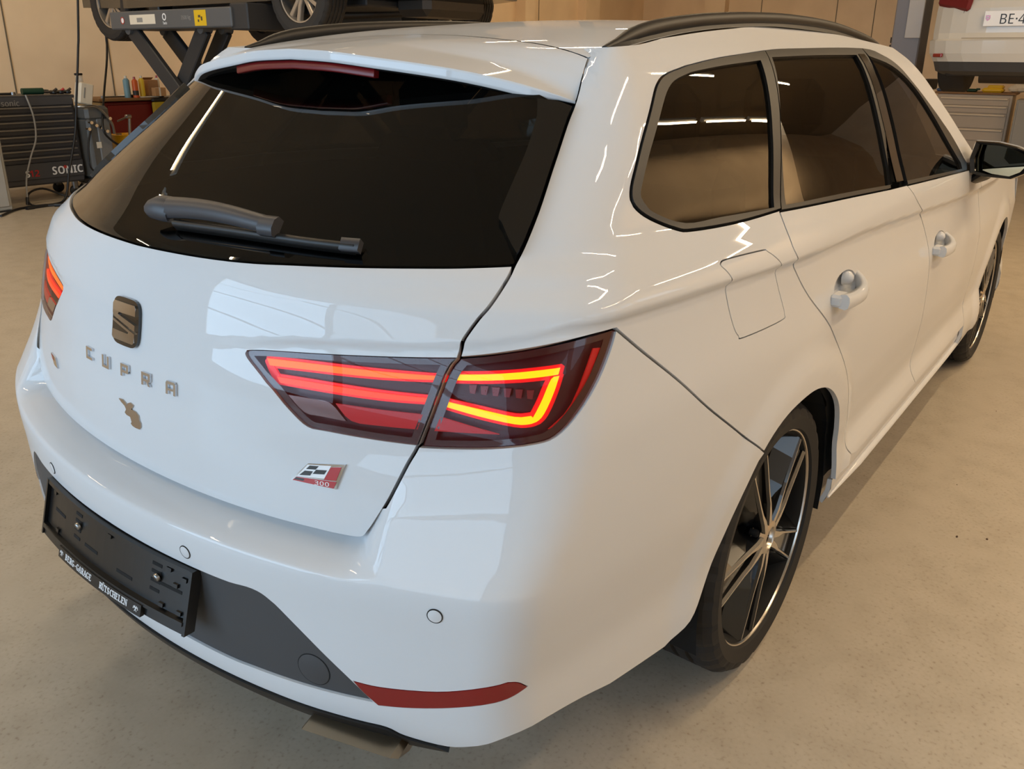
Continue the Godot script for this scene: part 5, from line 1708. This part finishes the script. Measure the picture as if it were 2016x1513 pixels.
	part("base", bx(0.36, 0.05, 0.28, 0.01), M.black_plastic, a, tp(-0.14, 0.14, 0))
	for z in [0.1, -0.1]: castor(a, Vector3(-0.02, 0, z))
	for z in [0.1, -0.1]: castor(a, Vector3(-0.28, 0, z))
	var wb := thing("white_box", "tilted white box standing on the grey service trolley", "box", Vector3(-7.06, 0.887, -2.40))
	part("carton", bx(0.12, 0.20, 0.13, 0.01), M.label_cream, wb, Transform3D(Basis(Vector3.RIGHT, -0.22), Vector3(0, 0.10, 0)))
	part("print", bx(0.002, 0.10, 0.012), M.label_grey, wb, Transform3D(Basis(Vector3.RIGHT, -0.22), Vector3(0.061, 0.11, 0.02)))
	var jar := thing("jar", "glass jar with a black lid on top of the white box", "jar", Vector3(-7.06, 1.09, -2.375))
	part("glass", cyl(0.035, 0.07, 18, 0.006).mesh(), M.jar_glass, jar, tp(0, 0.035, 0))
	part("lid", cyl(0.037, 0.02, 18, 0.004).mesh(), M.black_plastic, jar, tp(0, 0.078, 0))
	# --- red bench with bottles
	var r := thing("red_workbench", "dark red metal workbench with drawers against the left wall", "workbench", Vector3(-7.7, 0, -3.5))
	part("worktop", bx(0.56, 0.03, 1.3, 0.005), M.wood, r, tp(-0.27, 0.885, 0))
	part("top_sheet", bx(0.50, 0.012, 0.55, 0.003), M.label_cream, r, tp(-0.24, 0.906, -0.10))
	part("carcass", bx(0.5, 0.82, 1.2, 0.01), M.red_metal, r, tp(-0.28, 0.45, 0))
	var dr := part("door", bx(0.015, 0.74, 0.5, 0.004), M.red_metal, r, tp(-0.02, 0.46, 0.30))
	part("lock", rod(Vector3(0, 0.12, -0.18), Vector3(0.03, 0.12, -0.18), 0.012).mesh(), M.steel, dr)
	for k in 4:
		var d := part("drawer", bx(0.015, 0.17, 0.55, 0.004), M.red_metal, r, tp(-0.02, 0.77 - 0.185 * k, -0.27))
		part("handle", bx(0.02, 0.03, 0.30, 0.005), M.label_cream, d, tp(0.012, 0.02, 0.05))
	part("side_panel", bx(0.50, 0.82, 0.02), M.wood_pale, r, tp(-0.27, 0.45, 0.615))
	var bottle := func(x: float, z: float, h: float, rad: float, m: Material, lid: Material, label: String, band: Material = null) -> void:
		var b := thing("spray_can", label, "bottle", Vector3(x, 0.901, z), 0.0, "bottles on the red workbench")
		part("can", lathe([[0.0, 0.0], [rad, 0.0], [rad, h * 0.80], [rad * 0.55, h * 0.88], [rad * 0.35, h * 0.89]], 18).mesh(), m, b)
		part("cap", lathe([[rad * 0.42, h * 0.87], [rad * 0.40, h], [0.0, h]], 14).mesh(), lid, b)
		if band: part("label_band", lathe([[rad * 1.02, h * 0.12], [rad * 1.02, h * 0.34]], 18).mesh(), band, b)
	bottle.call(-7.75, -3.21, 0.23, 0.034, M.can_blue, M.label_cream, "pale blue plastic bottle, nearest the hanging cable on the bench")
	bottle.call(-7.72, -3.29, 0.22, 0.031, M.can_orange, M.red_print, "orange and dark spray can right of the pale blue bottle", M.can_dark)
	bottle.call(-7.74, -3.38, 0.23, 0.030, M.can_yellow, M.label_cream, "yellow spray can in the middle of the bench")
	bottle.call(-7.86, -3.44, 0.21, 0.026, M.label_grey, M.steel, "grey can half hidden behind the cardboard boxes")
	bottle.call(-7.80, -3.60, 0.23, 0.026, M.label_cream, M.red_print, "white can with a red cap behind the cardboard box", M.red_print)
	bottle.call(-7.74, -3.74, 0.19, 0.030, M.can_dark, M.black_plastic, "black can with a green band right of the boxes", M.tool_green)
	bottle.call(-7.76, -3.81, 0.19, 0.030, M.steel, M.black_plastic, "silver can with a black cap beside the black can")
	bottle.call(-7.72, -3.89, 0.14, 0.028, M.can_dark, M.can_orange, "short dark can with an orange cap by the lift arm")
	var cb := thing("cardboard_box", "brown cardboard box standing on the red workbench", "box", Vector3(-7.80, 0.912, -3.52))
	part("carton", bx(0.10, 0.17, 0.12, 0.004), M.cardboard, cb, tp(0, 0.087, 0))
	part("flap", bx(0.05, 0.004, 0.12), M.cardboard, cb, Transform3D(Basis(Vector3(0, 0, 1), 0.5), Vector3(-0.06, 0.185, 0)))
	var cb2 := thing("cardboard_box", "small paler cardboard box in front of the taller one", "box", Vector3(-7.68, 0.912, -3.54))
	part("carton", bx(0.08, 0.09, 0.13, 0.004), M.cardboard_pale, cb2, tp(0, 0.046, 0))
	part("tape", bx(0.082, 0.092, 0.02), M.label_cream, cb2, tp(0, 0.046, 0.01))
	var bar := thing("torque_wrench", "steel torque wrench with a black grip on the bench edge", "wrench", Vector3(-7.76, 0.901, -3.10))
	part("shaft", rod(Vector3(0, 0.014, 0.16), Vector3(0, 0.014, -0.10), 0.009).mesh(), M.steel, bar)
	part("grip", rod(Vector3(0, 0.016, -0.10), Vector3(0, 0.016, -0.24), 0.016).mesh(), M.black_plastic, bar)
	part("head", cyl(0.018, 0.026, 14).mesh(), M.steel, bar, tp(0, 0.014, 0.17))
	var ys := thing("yellow_bag", "stained yellow bag hanging on the front of the red bench", "bag", Vector3(-7.662, 0.50, -3.56))
	part("sack", bx(0.05, 0.36, 0.26, 0.02), M.bag_yellow, ys, tp(0, 0.18, 0))
	part("dark_rim", bx(0.055, 0.05, 0.27, 0.02), M.black_plastic, ys, tp(0, 0.37, 0))
	part("strap", bx(0.10, 0.012, 0.05, 0.003), M.black_plastic, ys, tp(-0.05, 0.407, 0))
	# --- yellow drum with a pump
	var d := thing("oil_drum", "yellow steel oil drum in front of the red workbench", "drum", Vector3(-7.25, 0, -2.87))
	part("shell", lathe([[0.0, 0.0], [0.145, 0.0], [0.150, 0.01], [0.145, 0.02], [0.145, 0.20], [0.150, 0.21], [0.145, 0.22], [0.145, 0.40], [0.150, 0.41], [0.145, 0.42], [0.145, 0.55], [0.151, 0.56], [0.145, 0.565], [0.14, 0.55], [0.0, 0.55]], 32).mesh(), M.drum_yellow, d)
	part("pump_pipe", rod(Vector3(0.03, 0.55, -0.02), Vector3(0.03, 0.72, -0.04), 0.014).mesh(), M.steel, d)
	part("pump_head", bx(0.05, 0.04, 0.06, 0.01), M.steel, d, tp(0.03, 0.74, -0.03))
	part("pump_spout", rod(Vector3(0.03, 0.74, -0.03), Vector3(0.05, 0.70, 0.10), 0.009).mesh(), M.steel, d)
	part("bung", cyl(0.03, 0.02, 14).mesh(), M.steel, d, tp(-0.04, 0.56, 0.06))
	var st := thing("chrome_stand", "bent chrome tube stand before the bench drawers", "stand", Vector3(-7.45, 0, -3.42))
	part("tube", tube([Vector3(0, 0, 0.02), Vector3(0, 0.45, 0.02), Vector3(0, 0.62, 0.0), Vector3(0, 0.68, -0.06), Vector3(0, 0.69, -0.18)], 0.014, 10).mesh(), M.chrome, st)
	part("foot", cyl(0.10, 0.02, 20, 0.004).mesh(), M.black_plastic, st, tp(0, 0.01, 0.02))
	# --- hanging cables and hoses
	var cab := func(called: String, label: String, p: Array, rad: float, m: Material) -> void:
		var t := thing(called, label, "cable")
		part("cable", tube(p, rad, 8, 6).mesh(), m, t)
		part("plug", rod(p[-1], p[-1] + (p[-1] - p[-2]).normalized() * 0.07, rad * 1.8).mesh(), M.black_plastic, t)
	cab.call("hanging_cable", "black cable hanging straight down before the wall at left", [Vector3(-6.9, 4.4, -2.75), Vector3(-6.9, 1.83, -2.40), Vector3(-6.9, 1.38, -2.33), Vector3(-6.9, 0.92, -2.24), Vector3(-6.9, 0.62, -2.18), Vector3(-6.85, 0.30, -2.05), Vector3(-6.8, 0.05, -1.95), Vector3(-6.75, 0.012, -1.80), Vector3(-6.72, 0.012, -1.62)], 0.011, M.black_plastic)
	cab.call("hanging_cable", "second black cable swinging from the lift towards the yellow drum", [Vector3(-7.4, 4.4, -3.1), Vector3(-7.4, 1.85, -2.90), Vector3(-7.35, 1.38, -2.84), Vector3(-7.1, 0.98, -2.62), Vector3(-6.9, 0.68, -2.46), Vector3(-6.9, 0.55, -2.52), Vector3(-6.9, 0.43, -2.70), Vector3(-6.9, 0.38, -2.80)], 0.011, M.black_plastic)
	cab.call("air_hose", "thin grey air hose drooping from the top of the tool chest", [Vector3(-7.06, 0.99, -1.86), Vector3(-7.02, 0.80, -1.88), Vector3(-7.0, 0.60, -1.86), Vector3(-6.98, 0.44, -1.78), Vector3(-6.96, 0.25, -1.70), Vector3(-6.92, 0.08, -1.66)], 0.008, M.label_grey)
	cab.call("floor_hose", "black hose looped on the floor in front of the tool chest", [Vector3(-6.5, 0.012, -1.25), Vector3(-6.75, 0.012, -1.50), Vector3(-6.78, 0.012, -1.75), Vector3(-6.68, 0.012, -2.0), Vector3(-6.80, 0.012, -2.10), Vector3(-7.0, 0.05, -2.02), Vector3(-7.02, 0.13, -1.85), Vector3(-6.98, 0.10, -1.70), Vector3(-6.85, 0.014, -1.66), Vector3(-6.70, 0.014, -1.80)], 0.010, M.black_plastic)

func build_right() -> void:
	# --- lift post
	var p := thing("lift_post", "tall grey lift post beside the raised white car", "lift post", Vector3(-0.64, 0, -6.85))
	part("column", bx(0.24, 3.6, 0.30, 0.01), M.post_grey, p, tp(0, 1.8, 0))
	part("cover_plate", bx(0.13, 2.2, 0.02, 0.004), M.post_light, p, tp(0.055, 2.65, 0.155))
	part("foot_plate", bx(0.45, 0.03, 0.5), M.post_grey, p, tp(0, 0.015, 0))
	part("lifting_arm", bx(0.10, 0.10, 0.9, 0.01), M.lift_dark, p, tp(0.05, 1.14, -0.5))
	# --- white car on the lift, seen from behind
	var c := thing("raised_white_car", "white car raised on a lift with its rear number plate showing", "car", Vector3(0.40, 1.22, -6.3))
	var shell := func(pr: Array, m: Material, called: String) -> void:   # outline half, from bottom centre up, swept round the rear: [x, y, z]
		var t := Tris.new()
		for k in pr.size() - 1:
			var a: Array = pr[k]
			var b: Array = pr[k + 1]
			var n := 14
			for j in n:
				var u0 := -1.0 + 2.0 * j / n
				var u1 := -1.0 + 2.0 * (j + 1) / n
				var f := func(q: Array, u: float) -> Vector3: return Vector3(q[0] * sin(u * PI / 2), q[1], q[2] - 0.34 * pow(absf(u), 3.2))
				t.quad(f.call(a, u0), f.call(a, u1), f.call(b, u1), f.call(b, u0))
			for s in [-1.0, 1.0]:
				var p0 := Vector3(a[0] * s, a[1], a[2] - 0.34)
				var p1 := Vector3(b[0] * s, b[1], b[2] - 0.34)
				var q0 := Vector3((a[0] + 0.03) * s, a[1], -3.6)
				var q1 := Vector3((b[0] + 0.03) * s, b[1], -3.6)
				if s > 0: t.quad(p0, q0, q1, p1)
				else: t.quad(q0, p0, p1, q1)
		part(called, t.mesh(), m, c)
	shell.call([[0.70, 0.03, -0.14], [0.74, 0.06, -0.04], [0.76, 0.14, 0.0]], M.dark_plastic, "bumper_valance")
	shell.call([[0.76, 0.135, 0.0], [0.80, 0.20, 0.01], [0.81, 0.30, 0.015], [0.79, 0.315, 0.0], [0.80, 0.36, -0.03], [0.80, 0.55, -0.045], [0.79, 0.70, -0.08], [0.76, 0.86, -0.13]], M.paint_dull, "rear_body")
	shell.call([[0.76, 0.85, -0.13], [0.70, 1.05, -0.25], [0.62, 1.30, -0.42]], M.gloss_black, "rear_window")
	part("roof", bx(1.2, 0.05, 2.4, 0.02), M.paint_dull, c, tp(0, 1.30, -1.7))
	part("gate_seam", bx(1.02, 0.004, 0.004), M.seam, c, tp(0, 0.318, 0.012))
	for s in [-1.0, 1.0]:
		part("gate_seam", bx(0.004, 0.40, 0.004), M.seam, c, tp(s * 0.54, 0.55, -0.078))
		part("tail_lamp", bx(0.30, 0.16, 0.05, 0.02), M.brake_lens, c, Transform3D(Basis(Vector3.UP, s * 0.42) * Basis(Vector3(0, 0, 1), s * 0.2), Vector3(s * 0.62, 0.63, -0.115)))
		part("reflector", bx(0.11, 0.03, 0.02, 0.005), M.reflector, c, Transform3D(Basis(Vector3.UP, s * 0.75), Vector3(s * 0.685, 0.185, -0.075)))
		part("rear_wheel", to_axle(cyl(0.33, 0.22, 28, 0.02)).mesh(), M.tyre_old, c, tp(s * 0.66, 0.20, -0.85))
	part("underbody", bx(1.3, 0.12, 3.2, 0.03), M.lift_dark, c, tp(0, 0.08, -1.8))
	part("silencer", rod(Vector3(-0.4, 0.03, -0.45), Vector3(0.4, 0.03, -0.45), 0.07, 16).mesh(), M.steel_dark, c)
	var pl := part("number_plate", bx(0.52, 0.115, 0.008, 0.003), M.white_print, c, tp(-0.115, 0.465, -0.022))
	part("plate_text", text("BE·4382 ", 0.076, 0.002), M.black_plastic, pl, tp(0.035, -0.004, 0.004)).scale = Vector3(0.92, 1, 1)
	part("plate_shield", slab([Vector2(-0.016, 0.022), Vector2(0.016, 0.022), Vector2(0.016, -0.006), Vector2(0, -0.022), Vector2(-0.016, -0.006)], 0.002).mesh(), M.red_print, pl, tp(-0.232, 0.004, 0.003))
	part("shield_cross", bx(0.016, 0.005, 0.001), M.white_print, pl, tp(-0.232, 0.008, 0.0056))
	part("shield_cross", bx(0.005, 0.016, 0.001), M.white_print, pl, tp(-0.232, 0.008, 0.0056))
	# --- drawer cabinet far behind, with things on it
	var d := thing("drawer_cabinet", "pale drawer cabinet with four long pull bars under the raised car", "cabinet", Vector3(-1.15, 0, -13.5), 0.06)
	part("carcass", bx(1.06, 0.84, 0.6, 0.01), M.pale_warm, d, tp(0, 0.45, -0.3))
	part("worktop", bx(1.14, 0.03, 0.66, 0.004), M.wood, d, tp(0, 0.885, -0.3))
	for q in [[0.765, 0.12], [0.645, 0.11], [0.47, 0.22], [0.26, 0.18]]:
		var dw := part("drawer", bx(0.98, q[1], 0.02, 0.004), M.pale_warm, d, tp(0, q[0], 0.005))
		part("pull_bar", bx(0.94, 0.025, 0.03, 0.006), M.bar_light, dw, tp(0, q[1] / 2 - 0.02, 0.02))
	part("plinth", bx(1.0, 0.06, 0.55), M.pale_metal, d, tp(0, 0.03, -0.3))
	var d2 := thing("side_cabinet", "grey cabinet standing right of the pale drawer cabinet", "cabinet", Vector3(-0.12, 0, -13.2), 0.06)
	part("carcass", bx(0.8, 0.80, 0.6, 0.01), M.pale_metal, d2, tp(0, 0.42, -0.3))
	part("door", bx(0.74, 0.74, 0.015, 0.004), M.pale_metal, d2, tp(0, 0.42, 0.008))
	var y := thing("yellow_cloth", "folded yellow cloth on the far drawer cabinet", "cloth", Vector3(-0.92, 0.90, -13.62))
	part("fold", bx(0.30, 0.07, 0.22, 0.03), M.can_yellow, y, tp(0, 0.035, 0))
	part("fold", bx(0.22, 0.05, 0.18, 0.02), M.can_yellow, y, tp(0.03, 0.085, 0))
	var rg := thing("white_rags", "heap of white rags at the right end of the far drawer cabinet", "rags", Vector3(-0.55, 0.915, -13.62))
	for q in [[0, 0.07, 0, 0.13], [0.1, 0.06, 0.03, 0.10], [-0.08, 0.05, 0.05, 0.09], [0.04, 0.13, -0.02, 0.09]]:
		part("rag", lathe([[0.0, -q[3] * 0.6], [q[3] * 0.8, -q[3] * 0.4], [q[3], 0.0], [q[3] * 0.7, q[3] * 0.45], [0.0, q[3] * 0.6]], 9).mesh(), M.label_cream, rg, tp(q[0], q[1], q[2]))
	for q in [[-1.65, M.tool_blue, "blue gloves on the left of the far drawer cabinet"], [-1.42, M.label_grey, "grey tool lying between the blue gloves and the bottle"], [-1.22, M.tool_green, "small dark green bottle left of the yellow cloth"]]:
		var o := thing("bench_item", q[2], "workshop item", Vector3(q[0], 0.90, -13.6))
		part("body", bx(0.16, 0.05, 0.10, 0.02), q[1], o, tp(0, 0.025, 0))
		part("tip", bx(0.06, 0.03, 0.05, 0.01), q[1], o, tp(0.09, 0.045, 0.02))
	# --- sign and extinguisher on the far wall
	var s := thing("wall_sign", "small black sign with white figures on the far wall", "sign", Vector3(-2.97, 1.72, -15.485))
	part("board", bx(0.15, 0.10, 0.008), M.black_plastic, s)
	part("figures", text("33", 0.07, 0.002), M.white_print, s, tp(0, -0.005, 0.005))
	var x := thing("fire_extinguisher", "pale red fire extinguisher under the small black sign", "extinguisher", Vector3(-3.0, 1.30, -15.40))
	part("bottle", lathe([[0.0, 0.0], [0.06, 0.0], [0.06, 0.26], [0.03, 0.30], [0.0, 0.30]], 18).mesh(), M.pale_red, x)
	part("valve", bx(0.05, 0.04, 0.05, 0.01), M.black_plastic, x, tp(0, 0.32, 0))
	part("bracket", bx(0.10, 0.03, 0.06), M.steel, x, tp(0, 0.15, -0.05))
	# --- grit on the floor
	var grit := Tris.new()
	var rng := RandomNumberGenerator.new()
	rng.seed = 7
	for k in 170:
		var q := Vector3(rng.randf_range(-3.2, 3.6), 0.0, rng.randf_range(-3.0, 1.6))
		if absf(q.x) < 1.0: continue
		var sz := rng.randf_range(0.0015, 0.0045)
		grit.add(lathe([[sz, 0.0], [sz * 0.8, sz * 0.5], [0.0, sz * 0.6]], 5), Transform3D(Basis(Vector3.UP, rng.randf() * TAU).scaled(Vector3(1.0, 1.0, rng.randf_range(0.6, 2.2))), q))
	var gr := part("floor_grit", grit.mesh(), M.grit, self)
	tag(gr, "dark crumbs of grit scattered over the beige workshop floor", "grit")
	gr.set_meta("kind", "stuff")
	# --- hanging lift head over the car
	var h := thing("hanging_lift_head", "black lift crosshead hanging in at the top of the picture", "lift part", Vector3(-3.35, 2.02, -5.6))
	part("beam", bx(0.10, 2.5, 0.12, 0.01), M.lift_dark, h, tp(0, 1.30, 0))
	part("pad", bx(0.22, 0.09, 0.16, 0.02), M.lift_dark, h, Transform3D(Basis(Vector3.UP, 0.5), Vector3(-0.22, 0.08, 0)))
	part("pad", bx(0.24, 0.11, 0.16, 0.02), M.lift_dark, h, Transform3D(Basis(Vector3.UP, 0.5), Vector3(0.25, 0.05, 0)))
	part("crossbar", bx(0.9, 0.07, 0.10, 0.01), M.lift_dark, h, tp(0, 0.14, 0))
